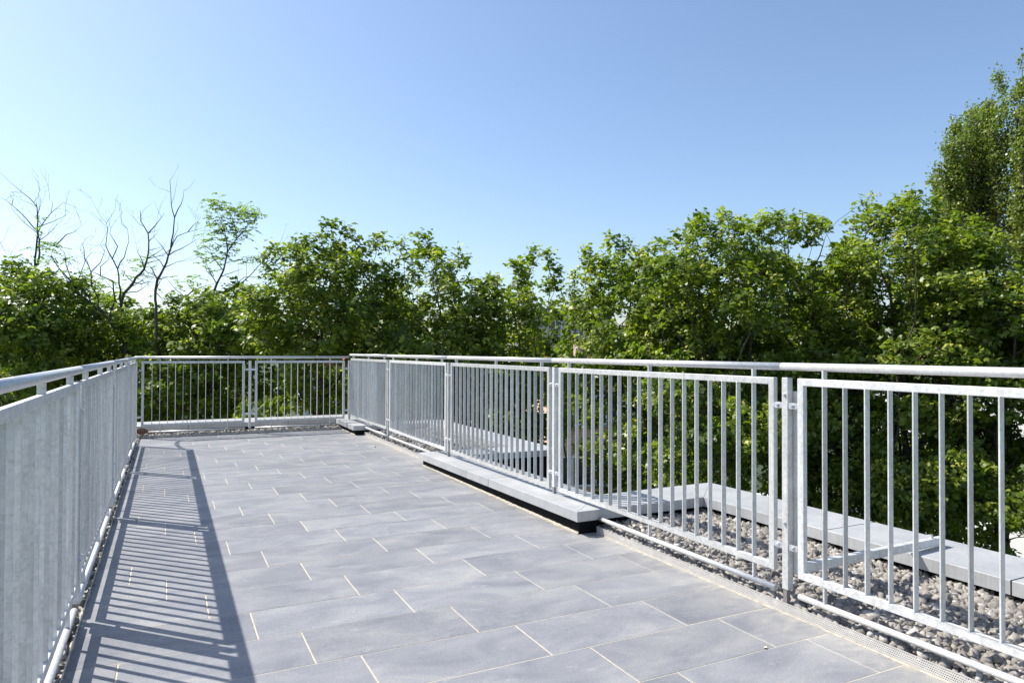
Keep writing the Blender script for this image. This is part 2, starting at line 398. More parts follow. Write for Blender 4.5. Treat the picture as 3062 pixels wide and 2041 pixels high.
for a, b in zip(bx[:-1], bx[1:]):
    S([(a + G, 13.222, ZB), (b - G, 13.222, ZB), (b - G, 14.06, ZB), (a + G, 14.06, ZB)], pb)
up(2.912, 3.35, 11.875, 13.27, 0.082, pb)
up(3.352, 4.60, 11.878, 12.27, 0.078, pb)
up(-1.2, 2.911, 13.27, 14.0, 0.086, pb)
pl = tag(empty('left_parapet', (0, 0, 0)), 'low parapet with metal coping outside the left railing', 'parapet')
lx = [-1.6, 1.5, 4.5, 7.5, 10.5, 13.22]
for a, b in zip(lx[:-1], lx[1:]):
    S([(-1.30, a + G, ZB), (-0.78, a + G, ZB), (-0.78, b - G, ZB), (-1.30, b - G, ZB)], pl)
up(-1.25, -0.83, -1.6, 13.265, 0.086, pl)

def seal(x0, x1, y0, y1, z, parent):
    link('joint_seal', box_me('joint_seal', x0, x1, y0, y1, z - CF + 0.002, z - 0.0025), BITUMEN, parent)
for y in (6.28, 6.85): seal(XA + .001, XB - .001, y - G - .001, y + G + .001, zl(y), pn)
for y in yy[1:-1]: seal(XO + .001, XP - .001, y - G - .001, y + G + .001, ZN, po)
seal(XO + .051, XP - .001, 9.75 - G - .001, 9.75 + G + .001, ZF, pf)
for x in bx[1:-1]: seal(x - G - .001, x + G + .001, 13.223, 14.059, ZB, pb)
for y in lx[1:-1]: seal(-1.299, -0.781, y - G - .001, y + G + .001, ZB, pl)

# ---- gravel beds
def rand_rot(n):
    q = rng.normal(size=(n, 4)); q /= np.linalg.norm(q, axis=1)[:, None]
    w, x, y, z = q.T
    return np.stack([np.stack([1 - 2 * (y * y + z * z), 2 * (x * y - z * w), 2 * (x * z + y * w)], 1),
                     np.stack([2 * (x * y + z * w), 1 - 2 * (x * x + z * z), 2 * (y * z - x * w)], 1),
                     np.stack([2 * (x * z - y * w), 2 * (y * z + x * w), 1 - 2 * (x * x + y * y)], 1)], 1)
def gravel(name, x0, x1, y0, y1, z, dens, smin=0.012, smax=0.027, slope=0.0):
    A = (x1 - x0) * (y1 - y0); n = int(A * dens)
    sz = rng.uniform(smin, smax, n) * rng.choice([.6, .8, 1, 1, 1.35], n)
    CUB = np.array([(x, y, z) for x in (-1, 1) for y in (-1, 1) for z in (-1, 1)], float) * 0.72
    v = CUB[None] * rng.uniform(0.62, 1.1, (n, 8, 1)) + rng.normal(size=(n, 8, 3)) * 0.13
    v = v * np.stack([rng.uniform(.9, 1.45, n), rng.uniform(.75, 1.1, n), rng.uniform(.55, .9, n)], 1)[:, None, :]
    Rz = rand_rot(n)
    v = np.einsum('nij,nkj->nki', Rz, v) * sz[:, None, None]
    px = rng.uniform(x0, x1, n) + (sz * 0.35 if x0 > 3 else 0); py = rng.uniform(y0, y1, n)
    layer = rng.random(n)
    pz = z - 0.030 * (1 - layer ** 0.7) + 0.012 * np.sin(px * 5.1 + py * 3.3) * np.sin(py * 4.0 - px) + slope * (px - x0)
    c = np.stack([px, py, pz], 1)
    V = (v + c[:, None, :]).reshape(-1, 3)
    CF_ = np.array([(0, 1, 3), (0, 3, 2), (4, 6, 7), (4, 7, 5), (0, 4, 5), (0, 5, 1), (2, 3, 7), (2, 7, 6), (0, 2, 6), (0, 6, 4), (1, 5, 7), (1, 7, 3)])
    F = (CF_[None] + 8 * np.arange(n)[:, None, None]).reshape(-1, 3)
    tone = np.repeat(np.clip(rng.normal(0.55, 0.22, n), 0, 1), 8)
    o = link(name, raw_mesh(name, V, F, tone), STONE)
    return o
tag(gravel('gravel', 3.085, 4.20, -0.6, 4.66, 0.046, 3600, 0.015, 0.031, slope=0.015), 'crushed stone gravel bed beside the right railing in the foreground', 'gravel', kind='stuff')
tag(gravel('gravel', 3.085, 4.24, 8.36, 11.88, 0.046, 2300, 0.015, 0.032, 0.01), 'crushed stone gravel bed beyond the recess on the right', 'gravel', kind='stuff')
tag(gravel('gravel', -0.80, 2.92, 12.90, 13.28, 0.032, 2000, 0.014, 0.03), 'crushed stone gravel strip behind the back railing', 'gravel', kind='stuff')
tag(gravel('gravel', -0.83, -0.408, 0.2, 12.9, 0.030, 900, 0.017, 0.032), 'crushed stone gravel strip outside the left railing', 'gravel', kind='stuff')
for i, r in enumerate(((3.05, 4.25, -1.5, 4.70), (3.05, 4.27, 8.34, 11.9), (-0.83, 2.95, 12.878, 13.3), (-0.85, -0.395, -1.5, 12.878))):
    tag(link('gravel_bed', box_me('gravel_bed', *r, -0.32, -0.012 - 0.002 * i), CONCRETE), kind='structure')

# ---- perforated gravel edging strips
def edging(name, a, b, hgt, label):
    """vertical perforated sheet from a to b (xy), with folded lip and foot"""
    a = Vector((*a, 0)); b = Vector((*b, 0)); L = (b - a).length; d = (b - a) / L; nrm = Vector((-d.y, d.x, 0))
    p = 0.0095; rows = int((hgt - 0.008) / p); nc = int(L / p); r = 0.0031
    off = np.array([(-p / 2, -p / 2), (p / 2, -p / 2), (p / 2, p / 2), (-p / 2, p / 2), (0, -r), (r, 0), (0, r), (-r, 0)])
    fq = np.array([(0, 1, 5, 4), (1, 2, 6, 5), (2, 3, 7, 6), (3, 0, 4, 7)])
    ii, jj = np.meshgrid(np.arange(nc), np.arange(rows), indexing='ij')
    cu = (ii.ravel() + 0.5) * p + (jj.ravel() % 2) * p / 2; cz = 0.004 + (jj.ravel() + 0.5) * p
    uv = np.stack([cu, cz], 1)[:, None, :] + off[None]
    lean = 0.10
    V = np.array(a)[None] + uv.reshape(-1, 2)[:, :1] * np.array(d)[None] + uv.reshape(-1, 2)[:, 1:] * (np.array((0, 0, 1)) + lean * np.array(nrm))[None]
    F = (fq[None] + 8 * np.arange(len(cu))[:, None, None]).reshape(-1, 4)
    root = link(name, raw_mesh(name, V, F), EDGING)
    bm = bmesh.new()
    top = 0.004 + rows * p
    q = [a + Vector((0, 0, top)) + nrm * lean * top, b + Vector((0, 0, top)) + nrm * lean * top]
    th = nrm * 0.0015
    vs = [bm.verts.new(v) for v in (q[0] - th, q[1] - th, q[1] + th, q[0] + th, q[0] - th + Vector((0, 0, .004)), q[1] - th + Vector((0, 0, .004)), q[1] + th + Vector((0, 0, .004)), q[0] + th + Vector((0, 0, .004)))]
    for f in ((0, 1, 2, 3), (4, 5, 6, 7), (0, 1, 5, 4), (1, 2, 6, 5), (2, 3, 7, 6), (3, 0, 4, 7)): bm.faces.new([vs[i] for i in f])
    link('lip', finish(bm, 'lip'), EDGING, root)
    # mortar fillet at the foot
    n = int(L / 0.04)
    V = []; 
    for i in range(n + 1):
        t = a + d * (L * i / n); w = 0.006 + 0.012 * random.random() ** 2
        for s, z in ((0.0, 0.004 + 0.003 * random.random()), (w * 0.5, 0.0025), (w, 0.0006)):
            V.append(t - nrm * s + Vector((0, 0, z)))
    F = [(3 * i + k, 3 * i + k + 1, 3 * i + k + 4, 3 * i + k + 3) for i in range(n) for k in range(2)]
    link('mortar_fillet', raw_mesh('mortar_fillet', [tuple(v) for v in V], F), MORTAR, root)
    tag(root, label, 'edging strip')
    return root
edging('gravel_edging', (3.048, 4.62), (3.048, -0.6), 0.060, 'perforated metal edging strip along the gravel in the right foreground')
edging('gravel_edging', (3.048, 11.84), (3.048, 8.38), 0.056, 'perforated metal edging strip along the gravel beyond the recess')
edging('gravel_edging', (2.90, 12.885), (-0.39, 12.885), 0.042, 'perforated metal edging strip at the foot of the back railing')
edging('gravel_edging', (-0.393, 12.88), (-0.393, 0.3), 0.045, 'perforated metal edging strip at the foot of the left railing')
# pale mortar joint where the tiles meet the upstands
def fillet(y0, y1, x, parent):
    n = int((y1 - y0) / 0.03); V = []
    for i in range(n + 1):
        y = y0 + (y1 - y0) * i / n; w = 0.012 + 0.02 * random.random() ** 2
        for s, z in ((0.002, 0.012 + 0.006 * random.random()), (w * 0.5, 0.006), (w, 0.0007)): V.append((x - s, y, z))
    F = [(3 * i + k, 3 * i + k + 1, 3 * i + k + 4, 3 * i + k + 3) for i in range(n) for k in range(2)]
    link('mortar_fillet', raw_mesh('mortar_fillet', V, F), MORTAR, parent)
fillet(4.66, 8.36, 2.912, pn)
fillet(11.875, 12.88, 2.912, pb)

# ================================================================== RAILINGS
FT, FD = 0.040, 0.030            # frame face / depth
BT, BD = 0.0080, 0.032           # bar thickness / depth
ZT, ZBt = 1.278, 0.197
def frame_me(L):
    bm = bmesh.new()
    o = [(0, ZBt), (L, ZBt), (L, ZT), (0, ZT)]; i = [(FT, ZBt + FT), (L - FT, ZBt + FT), (L - FT, ZT - FT), (FT, ZT - FT)]
    R = {}
    for s in (-1, 1):
        R[s] = ([bm.verts.new((u, s * FD / 2, z)) for u, z in o], [bm.verts.new((u, s * FD / 2, z)) for u, z in i])
    for k in range(4):
        j = (k + 1) % 4
        for s in (-1, 1): bm.faces.new((R[s][0][k], R[s][0][j], R[s][1][j], R[s][1][k]))
        bm.faces.new((R[-1][0][k], R[-1][0][j], R[1][0][j], R[1][0][k]))
        bm.faces.new((R[-1][1][k], R[-1][1][j], R[1][1][j], R[1][1][k]))
    es = [e for e in bm.edges if abs(e.verts[0].co.y - e.verts[1].co.y) > 1e-6 or not any(v in R[s][1] and w in R[s][0] or v in R[s][0] and w in R[s][1] for s in (-1, 1) for v, w in [(e.verts[0], e.verts[1])])]
    bmesh.ops.bevel(bm, geom=es, offset=0.0035, segments=2, affect='EDGES', profile=0.5)
    return finish(bm, 'panel_frame')
bar_me = box_me('bar', -BT / 2, BT / 2, -BD / 2, BD / 2, ZBt + FT - 0.004, ZT - FT + 0.004, 0.001)
ZH, RH = 1.3405, 0.0213
sup_me = box_me('rail_support', -0.006, 0.006, -0.015, 0.015, ZT - 0.001, ZH - RH * 0.9, 0.001)
ZP, RP = 0.098, 0.0165
psup_me = box_me('foot_rail_support', -0.0055, 0.0055, -0.011, 0.011, ZP + RP * 0.9, ZBt + 0.001, 0.001)
def post_me(zb=0.115):
    bm = bmesh.new(); bbox_bm(bm, -0.0205, 0.0205, -0.02, 0.02, zb, ZT + 0.002, 0.003, 2); return finish(bm, 'post')
def bracket_me():
    bm = bmesh.new(); n = 8; w, h, t = 0.034, 0.017, 0.003
    pts = []
    for s in (1, -1):
        for k in range(n + 1):
            a = -math.pi / 2 + math.pi * k / n if s == 1 else math.pi / 2 + math.pi * k / n
            pts.append((s * (w - h) + h * math.cos(a), h * math.sin(a)))
    f = [bm.verts.new((u, -t, z)) for u, z in pts]; g = [bm.verts.new((u, t, z)) for u, z in pts]
    bm.faces.new(f); bm.faces.new(list(reversed(g)))
    for k in range(len(pts)): bm.faces.new((f[k], g[k], g[(k + 1) % len(pts)], f[(k + 1) % len(pts)]))
    return finish(bm, 'bracket')
def bolt_me():
    bm = bmesh.new(); tube_bm(bm, (0, 0, 0), (0, -0.004, 0), 0.0105, 14); tube_bm(bm, (0, -0.004, 0), (0, -0.011, 0), 0.0072, 6); tube_bm(bm, (0, -0.011, 0), (0, -0.014, 0), 0.004, 8)
    return finish(bm, 'bolt')
BRK, BLT = bracket_me(), bolt_me()
CAP = box_me('post_cap', -0.019, 0.019, -0.0185, 0.0185, ZT + 0.002, ZT + 0.006, 0.002)
STUBM = m_simple('dark_steel_stub', (0.30, 0.28, 0.26), 0.5, metallic=0.5, var=0.3, scale=20, bmp=0)
stub_me = box_me('post_stub', -0.0135, 0.0135, -0.0135, 0.0135, -0.05, 0.12, 0.002)
PLT = box_me('stiffener_plate', -0.036, 0.036, -0.004, 0.004, 0.20, 1.205, 0.0015)
post_meshes = {}
bar_cache = {}
def make_railing(name, loc, rot, label, group, posts, length, nbars, sup_idx, front, pipes, stub=(), plates=(), end_open=(), zpost=None, pf_ext=()):
    """u axis = local x; `front` = -1/+1: local y side facing the terrace"""
    root = tag(empty(name, loc, rot), label, 'railing', group)
    for k, (ua, ub) in enumerate(length):
        L = ub - ua
        key = round(L, 3)
        if key not in bar_cache: bar_cache[key] = frame_me(L)
        fr = link('panel_frame', bar_cache[key], GALV, root, (ua, 0, 0))
        nb = nbars[k]; sp = (L - 2 * FT) / (nb + 1)
        for b in range(nb):
            link('bar', bar_me, GALV, fr, (FT + sp * (b + 1) + random.uniform(-.001, .001), random.uniform(-.0008, .0008), 0), (0, 0, random.uniform(-.045, .045)))
        for s in sup_idx[k]: link('rail_support', sup_me, GALV_TUBE, fr, (FT + sp * s, 0, 0))
        if pipes[k]:
            pa, pb_ = pipes[k]
            link('foot_rail', tube_me('foot_rail', (pa, 0, ZP), (pb_, 0, ZP), RP, 18, RP * 0.78), GALV_TUBE, root)
            for s in sup_idx[k]:
                uu = ua + FT + sp * s
                if min(pa, pb_) + 0.02 < uu < max(pa, pb_) - 0.02:
                    link('foot_rail_support', psup_me, GALV_TUBE, fr, (FT + sp * s, 0, 0))
    for k, u in enumerate(posts):
        zb = 0.115 if zpost is None else zpost[k]
        if zb not in post_meshes: post_meshes[zb] = post_me(zb)
        p = link('post', post_meshes[zb], GALV, root, (u, 0, 0))
        link('post_cap', CAP, RUBBER, p)
        link('post_stub', stub_me, STUBM, p, (0.004, 0.002, zb - 0.115))
        for z in (1.126, 0.352):
            for s in (-1, 1):
                if (k, s) in end_open: continue
                link('bracket', BRK, ZINC_NUT, p, (s * 0.050, front * 0.012, z))
                bo = link('bolt', BLT, ZINC_NUT, p, (s * 0.052, front * 0.015, z), (0, 0, 0 if front < 0 else math.pi))
        if k in plates:
            link('stiffener_plate', PLT, GALV, p, (plates[k] * 0.052, -front * 0.026, 0))
            for z in (1.186, 0.478):
                link('bolt', BLT, ZINC_NUT, p, (0, front * 0.019, z), (0, 0, 0 if front < 0 else math.pi))
    return root
# right railing: local x -> world -Y? use +Y (rot +90deg): local x=+Y, local y=-X  -> terrace side is +y
RX = 3.08
rp = [0.198, 2.764, 5.330, 7.900, 10.470]
rl = [(a + 0.081, b - 0.081) for a, b in zip(rp, rp[1:] + [12.985])]
rr = make_railing('railing', (RX, 0, 0.0), (0, 0, math.pi / 2), 'galvanised railing with flat vertical bars along the right side of the terrace', None,
    rp, rl, [18] * 5, [(1, 9, 18)] * 5, 1,
    [(rl[0][0], rl[0][1]), (2.845, 4.60), None, (8.42, rl[3][1]), (rl[4][0], 11.82)],
    plates={1: -1}, zpost=[0.115, 0.115, 0.225, 0.2, 0.10])
rr.rotation_euler = (0, -0.0019, math.pi / 2)
rr.location = (RX, 0, 0.0047)
hj = [-0.6, 0.16, 2.80, 5.36, 7.93, 10.50, 12.985]
for a, b in zip(hj[:-1], hj[1:]):
    link('handrail', tube_me('handrail', (a + 0.0012, 0, ZH), (b - 0.0012, 0, ZH), RH, 24, RH * 0.8), GALV_TUBE, rr)
# stay from the near post to the outer coping
bm = bmesh.new(); bbox_bm(bm, 0, 1.36, -0.02, 0.02, -0.025, 0.025, 0.003, 2)
stay = link('stay', finish(bm, 'stay'), GALV, rr, (2.700, -0.04, 0.243), (0, math.atan2(0.028, 1.36), -math.pi / 2 + math.atan2(0.075, 1.36)))
bm = bmesh.new(); tube_bm(bm, (0, 0, 0.0), (0, 0, 0.012), 0.013, 6); tube_bm(bm, (0, 0, 0.012), (0, 0, 0.024), 0.007, 10)
link('bolt', finish(bm, 'bolt'), ZINC_NUT, stay, (1.24, 0, 0.025))
# left railing
LX = -0.418
lp = [-0.76, 1.775, 4.31, 6.845, 9.38, 11.915]
ll = [(a + 0.075, b - 0.075) for a, b in zip(lp[:-1], lp[1:])]
lr = make_railing('railing', (LX, 0, -0.014), (0, 0, math.pi / 2), 'galvanised railing seen edge on along the left side of the terrace', None,
    lp, ll, [18] * 5, [(2, 10, 17)] * 5, -1, [(a, b) for a, b in ll], plates={2: -1, 3: -1}, end_open={(5, 1)})
hj = [-0.76, 1.79, 4.33, 6.86, 9.40, 11.95]
for a, b in zip(hj[:-1], hj[1:]):
    link('handrail', tube_me('handrail', (a + 0.0012, 0, ZH), (b - 0.0012, 0, ZH), RH, 24, RH * 0.8), GALV_TUBE, lr)
# back railing
bp_ = [-0.457, 1.314, 3.062]
bl_ = [(-0.374, 1.228), (1.398, 2.976)]
br = make_railing('railing', (0, 12.985, -0.012), (0, 0, 0), 'short galvanised railing closing the far end of the terrace', None,
    bp_, bl_, [12, 12], [(2, 11), (2, 11)], -1, [(-0.38, 1.235), (1.40, 2.84)], end_open={(0, -1), (2, 1)}, zpost=[0.10, 0.10, 0.215])
link('handrail', tube_me('handrail', (-0.475, 0, ZH - 0.002), (3.056, 0, ZH - 0.002), RH, 24, RH * 0.8), GALV_TUBE, br)

# ---- rusty chain across the gap in the left corner
def chain(a, b, sag, n):
    root = tag(empty('chain', a), 'rusty brown chain hanging across the gap in the far left corner', 'chain')
    a = Vector(a); b = Vector(b)
    bm = bmesh.new()
    R, r = 0.028, 0.009; seg, sides = 14, 6
    rings = []
    for i in range(seg):
        t = 2 * math.pi * i / seg
        c = Vector((math.cos(t) * R * 1.55, math.sin(t) * R, 0)); d = Vector((math.cos(t), math.sin(t), 0))
        rings.append([bm.verts.new(c + d * r * math.cos(2 * math.pi * k / sides) + Vector((0, 0, r * math.sin(2 * math.pi * k / sides)))) for k in range(sides)])
    for i in range(seg):
        for k in range(sides): bm.faces.new((rings[i][k], rings[(i + 1) % seg][k], rings[(i + 1) % seg][(k + 1) % sides], rings[i][(k + 1) % sides]))
    me = finish(bm, 'chain_link', True)
    for i in range(n):
        t = (i + 0.5) / n
        p = a.lerp(b, t) - Vector((0, 0, sag * 4 * t * (1 - t)))
        dz = -sag * 4 * (1 - 2 * t); d = (b - a + Vector((0, 0, dz)))
        q = d.to_track_quat('X', 'Z').to_matrix() @ Matrix.Rotation(math.pi / 2 * (i % 2) + random.uniform(-.3, .3), 3, 'X')
        link('chain_link', me, RUST, root, p - a, q.to_euler())
chain((LX, 11.94, 1.13), (-0.44, 12.96, 1.13), 0.11, 17)
def dry_leaf(px, label, size, rot, m=DRYLEAF):
    n = 7; V = []; F = []
    for i in range(n):
        t = i / (n - 1); w = math.sin(math.pi * min(1, t * 0.95 + 0.03)) ** 0.8 * 0.42
        for s in (-1, 0, 1):
            V.append(((t - 0.5) * size, s * w * size, size * (0.22 * abs(s) + 0.25 * (t - 0.5) ** 2 * 2 + 0.03 * random.random())))
    for i in range(n - 1):
        for k in range(2): F.append((3 * i + k, 3 * i + k + 1, 3 * i + k + 4, 3 * i + k + 3))
    # give it a thickness
    V2 = [(x, y, z + 0.0025) for x, y, z in V]; o = len(V)
    F2 = F + [tuple(o + q for q in reversed(f)) for f in F]
    ob = link('dried_leaf', raw_mesh('dried_leaf', V + V2, F2), m, None, px, rot)
    return tag(ob, label, 'leaf', 'dried leaves on the terrace')
dry_leaf((-0.36, 12.945, 0.085), 'large curled brown leaf caught at the foot of the far left post', 0.17, (0.9, 0.1, 0.2))
dry_leaf((3.16, 3.30, 0.075), 'small orange leaf lying on the gravel in the right foreground', 0.045, (0.2, 0.1, 0.9), m_simple('orange_leaf', (0.55, 0.22, 0.05), 0.7, var=0.3, bmp=0))
PALEBIT = m_simple('pale_seed', (0.75, 0.66, 0.5), 0.8, var=0.2, bmp=0)
dry_leaf((2.60, 2.47, 0.0), 'tiny pale seed wing on the tiles near the right edging strip', 0.018, (0, 0, 0.3), PALEBIT)
dry_leaf((2.80, 10.2, 0.001), 'small dark dry leaf on the tiles near the far gravel bed', 0.03, (0, 0, 1.2))
# ================================================================== FAR BUILDINGS, VAN, MAST
def local_frame(px, D, turn=0.0):
    p = at(px, 1053, D); return Vector((p.x, p.y, GZ)), -YAW + turn
def house(name, px0, px1, D, py_eave, py_ridge, depth, wallm, roofm, label, rows, cols, turn=0.0, flat=False, balcony=False):
    p0, p1 = at(px0, py_eave, D), at(px1, py_eave, D)
    wid = (Vector((p1.x, p1.y)) - Vector((p0.x, p0.y))).length
    ze = p0.z - GZ; zr = at(px0, py_ridge, D).z - GZ
    c = (p0 + p1) / 2
    root = empty(name, (c.x, c.y, GZ), (0, 0, -YAW + turn))
    link('wall', box_me('wall', -wid / 2, wid / 2, 0, depth, 0, ze), wallm, root)
    if flat:
        link('roof', box_me('roof', -wid / 2 - .25, wid / 2 + .25, -.25, depth + .25, ze + .002, ze + .35, 0.02), roofm, root)
    else:
        bm = bmesh.new(); o = 0.5; h = zr - ze
        prof = [(-o, ze - 0.15), (depth / 2, zr), (depth + o, ze - 0.15), (depth + o, ze + 0.03), (depth / 2, zr + 0.2), (-o, ze + 0.03)]
        A = [bm.verts.new((-wid / 2 - .4, y, z)) for y, z in prof]; B = [bm.verts.new((wid / 2 + .4, y, z)) for y, z in prof]
        for i in range(6): bm.faces.new((A[i], A[(i + 1) % 6], B[(i + 1) % 6], B[i]))
        for R_ in (A, list(reversed(B))):
            bm.faces.new((R_[0], R_[1], R_[4], R_[5])); bm.faces.new((R_[1], R_[2], R_[3], R_[4]))
        rf = link('roof', finish(bm, 'roof'), roofm, root)
        bmt = bmesh.new(); ncol = int((wid + 0.8) / 0.3); slope = math.hypot(depth / 2 + o, h + .15)
        # raised tile rolls running down the street-side slope
        for i in range(ncol):
            x = -wid / 2 - .4 + (i + .5) * (wid + .8) / ncol
            tube_bm(bmt, (x, -o, ze + 0.04), (x, depth / 2, zr + 0.21), 0.05, 5)
        tag(link('roof_tiles', finish(bmt, 'roof_tiles'), roofm, rf), kind='stuff')
        tag(link('gable', raw_mesh('gable', [(-wid / 2 + .01, 0, ze), (-wid / 2 + .01, depth, ze), (-wid / 2 + .01, depth / 2, zr), (wid / 2 - .01, 0, ze), (wid / 2 - .01, depth, ze), (wid / 2 - .01, depth / 2, zr)], [(0, 1, 2), (3, 4, 5)]), wallm, root))
        ch = box_me('chimney', -0.3, 0.3, -0.3, 0.3, 0, 1.6, 0.02)
        link('chimney', ch, PLASTER, rf, (wid * 0.22, depth * 0.45, zr - 0.5))
    ww, wh = 1.15, 1.45
    bm = bmesh.new()
    for x0, x1, z0, z1 in ((-ww / 2, -ww / 2 + .08, 0, wh), (ww / 2 - .08, ww / 2, 0, wh), (-ww / 2 + .08, ww / 2 - .08, 0, .08), (-ww / 2 + .08, ww / 2 - .08, wh - .08, wh), (-.035, .035, .08, wh - .08)):
        bbox_bm(bm, x0, x1, -0.05, 0.02, z0, z1)
    fme = finish(bm, 'window_frame'); gme = box_me('pane', -ww / 2 + .05, ww / 2 - .05, -0.02, 0.015, .05, wh - .05)
    sme = box_me('sill', -ww / 2 - .08, ww / 2 + .08, -0.16, 0.0, -.06, 0, 0.005)
    for r in range(rows):
        z = ze - 2.3 - 2.9 * r
        if z < 0.5: break
        for cidx in range(cols):
            x = -wid / 2 + wid * (cidx + 0.5) / cols
            w = link('window', fme, FRAMEW, root, (x, -0.012, z))
            link('pane', gme, GLASS, w); link('sill', sme, CONCRETE, w)
    if balcony:
        link('balcony_slab', box_me('balcony_slab', -wid * .3, wid * .3, -1.3, -0.002, ze - 3.0, ze - 2.8), CONCRETE, root)
        rl_ = link('balcony_rail', box_me('balcony_rail', -wid * .3, wid * .3, -1.3, -1.25, ze - 1.95, ze - 1.89), GALV_TUBE, root)
        for i in range(15):
            link('baluster', box_me('baluster', -.015, .015, -1.285, -1.265, ze - 2.8, ze - 1.95), GALV_TUBE, rl_, (-wid * .29 + wid * .58 * i / 14, 0, 0))
    link('downpipe', tube_me('downpipe', (-wid / 2 + .25, -0.09, 0.1), (-wid / 2 + .25, -0.09, ze - .1), 0.05, 8), GALV_TUBE, root)
    return tag(root, label, 'building')
house('white_house', 2578, 3350, 27, 1105, 985, 9, WHITEWALL, ROOFRED, 'white house with a red tiled roof glimpsed through the right trees', 1, 2, -1.0)
house('peach_house', 1640, 1850, 33, 1125, 1078, 8, PEACH, ROOFRED, 'peach coloured house with a red roof behind the gap in the trees', 3, 3, 0.15)
house('beige_block', 1560, 1830, 66, 932, 932, 12, BEIGEW, CONCRETE, 'flat roofed beige apartment block far behind the gap between the trees', 5, 4, 0.0, flat=True, balcony=True)
house('pale_house', 880, 1120, 36, 1085, 1045, 8, WHITEWALL, ROOFRED, 'pale house with a red roof behind the trees at the terrace corner', 3, 4, -0.1)
# van parked on the street
def van():
    p, a = local_frame(2290, 41); root = empty('parked_van', (p.x, p.y, GZ + 0.015), (0, 0, a))
    bm = bmesh.new()
    prof = [(-2.4, .35), (2.35, .35), (2.45, .6), (2.4, 1.05), (1.75, 1.2), (1.15, 1.95), (-2.3, 2.02), (-2.42, 1.2)]
    A = [bm.verts.new((x, -.95, z)) for x, z in prof]; B = [bm.verts.new((x, .95, z)) for x, z in prof]
    for i in range(8): bm.faces.new((A[i], A[(i + 1) % 8], B[(i + 1) % 8], B[i]))
    bm.faces.new(A); bm.faces.new(list(reversed(B)))
    bmesh.ops.bevel(bm, geom=list(bm.edges), offset=0.06, segments=2, affect='EDGES')
    link('body', finish(bm, 'body'), VANWHITE, root)
    wm = tube_me('wheel', (0, -.11, 0), (0, .11, 0), 0.33, 18); hm = tube_me('rim', (0, -.12, 0), (0, .12, 0), 0.2, 12)
    for x in (-1.5, 1.55):
        for y in (-.88, .88):
            w = link('wheel', wm, RUBBER, root, (x, y, .33)); link('rim', hm, GALV_TUBE, w)
    for s in (-1, 1):
        for x0, x1 in ((-1.9, -.75), (-.65, .25), (.32, 1.2)):
            link('side_window', box_me('side_window', x0, x1, -.01, .01, 1.25, 1.8), GLASS, root, (0, s * .955, 0))
        link('headlight', box_me('headlight', -.03, .03, -.16, .16, -.09, .09, .02), FRAMEW, root, (2.44, s * .68, .82))
    link('windscreen', box_me('windscreen', -.46, .46, -.8, .8, -.01, .01), GLASS, root, (1.47, 0, 1.6), (0, math.radians(51.5), 0))
    return tag(root, 'white van parked in the street, glimpsed below the right trees', 'van')
van()
# antenna mast behind the poplars
p = at(2855, 1053, 48)
ms = empty('antenna_mast', (p.x, p.y, GZ))
zt = at(2855, 338, 48).z - GZ
zc = at(2855, 560, 48).z - GZ
link('chimney_shaft', box_me('chimney_shaft', -0.35, 0.35, -0.35, 0.35, 0, zc, 0.03), CONCRETE, ms)
link('mast', tube_me('mast', (0, 0, zc - .2), (0, 0, zt), 0.028, 8), CONCRETE, ms)
for dz, w in ((0.05, .45), (0.9, .3), (1.5, .35)):
    link('crossarm', box_me('crossarm', -w, w, -.02, .02, -.02, .02), GALV_TUBE, ms, (0, 0, zt - dz))
tag(ms, 'tall grey chimney with an antenna mast behind the poplars', 'mast')
# ================================================================== TREES
def tubes_mesh(name, segs):
    """segs: list of (p0, p1, r0, r1); one tapered prism per segment, vectorised"""
    P0 = np.array([s[0] for s in segs], float); P1 = np.array([s[1] for s in segs], float)
    R0 = np.array([s[2] for s in segs], float); R1 = np.array([s[3] for s in segs], float)
    d = P1 - P0; ln = np.linalg.norm(d, axis=1); ok = ln > 1e-5
    P0, P1, R0, R1, d = P0[ok], P1[ok], R0[ok], R1[ok], d[ok] / ln[ok][:, None]
    P1 = P1 + d * (R1[:, None] * 0.25)
    ref = np.where(np.abs(d[:, 2:3]) < 0.9, np.array([[0, 0, 1.0]]), np.array([[1.0, 0, 0]]))
    u = np.cross(d, ref); u /= np.linalg.norm(u, axis=1)[:, None]; v = np.cross(d, u)
    k = 6; a = 2 * np.pi * np.arange(k) / k
    ring = np.cos(a)[None, :, None] * u[:, None, :] + np.sin(a)[None, :, None] * v[:, None, :]
    V = np.concatenate([P0[:, None] + ring * R0[:, None, None], P1[:, None] + ring * R1[:, None, None]], 1)
    f = np.array([(i, (i + 1) % k, k + (i + 1) % k, k + i) for i in range(k)])
    F = (f[None] + 2 * k * np.arange(len(P0))[:, None, None]).reshape(-1, 4)
    return raw_mesh(name, V.reshape(-1, 3), F, smooth=True)

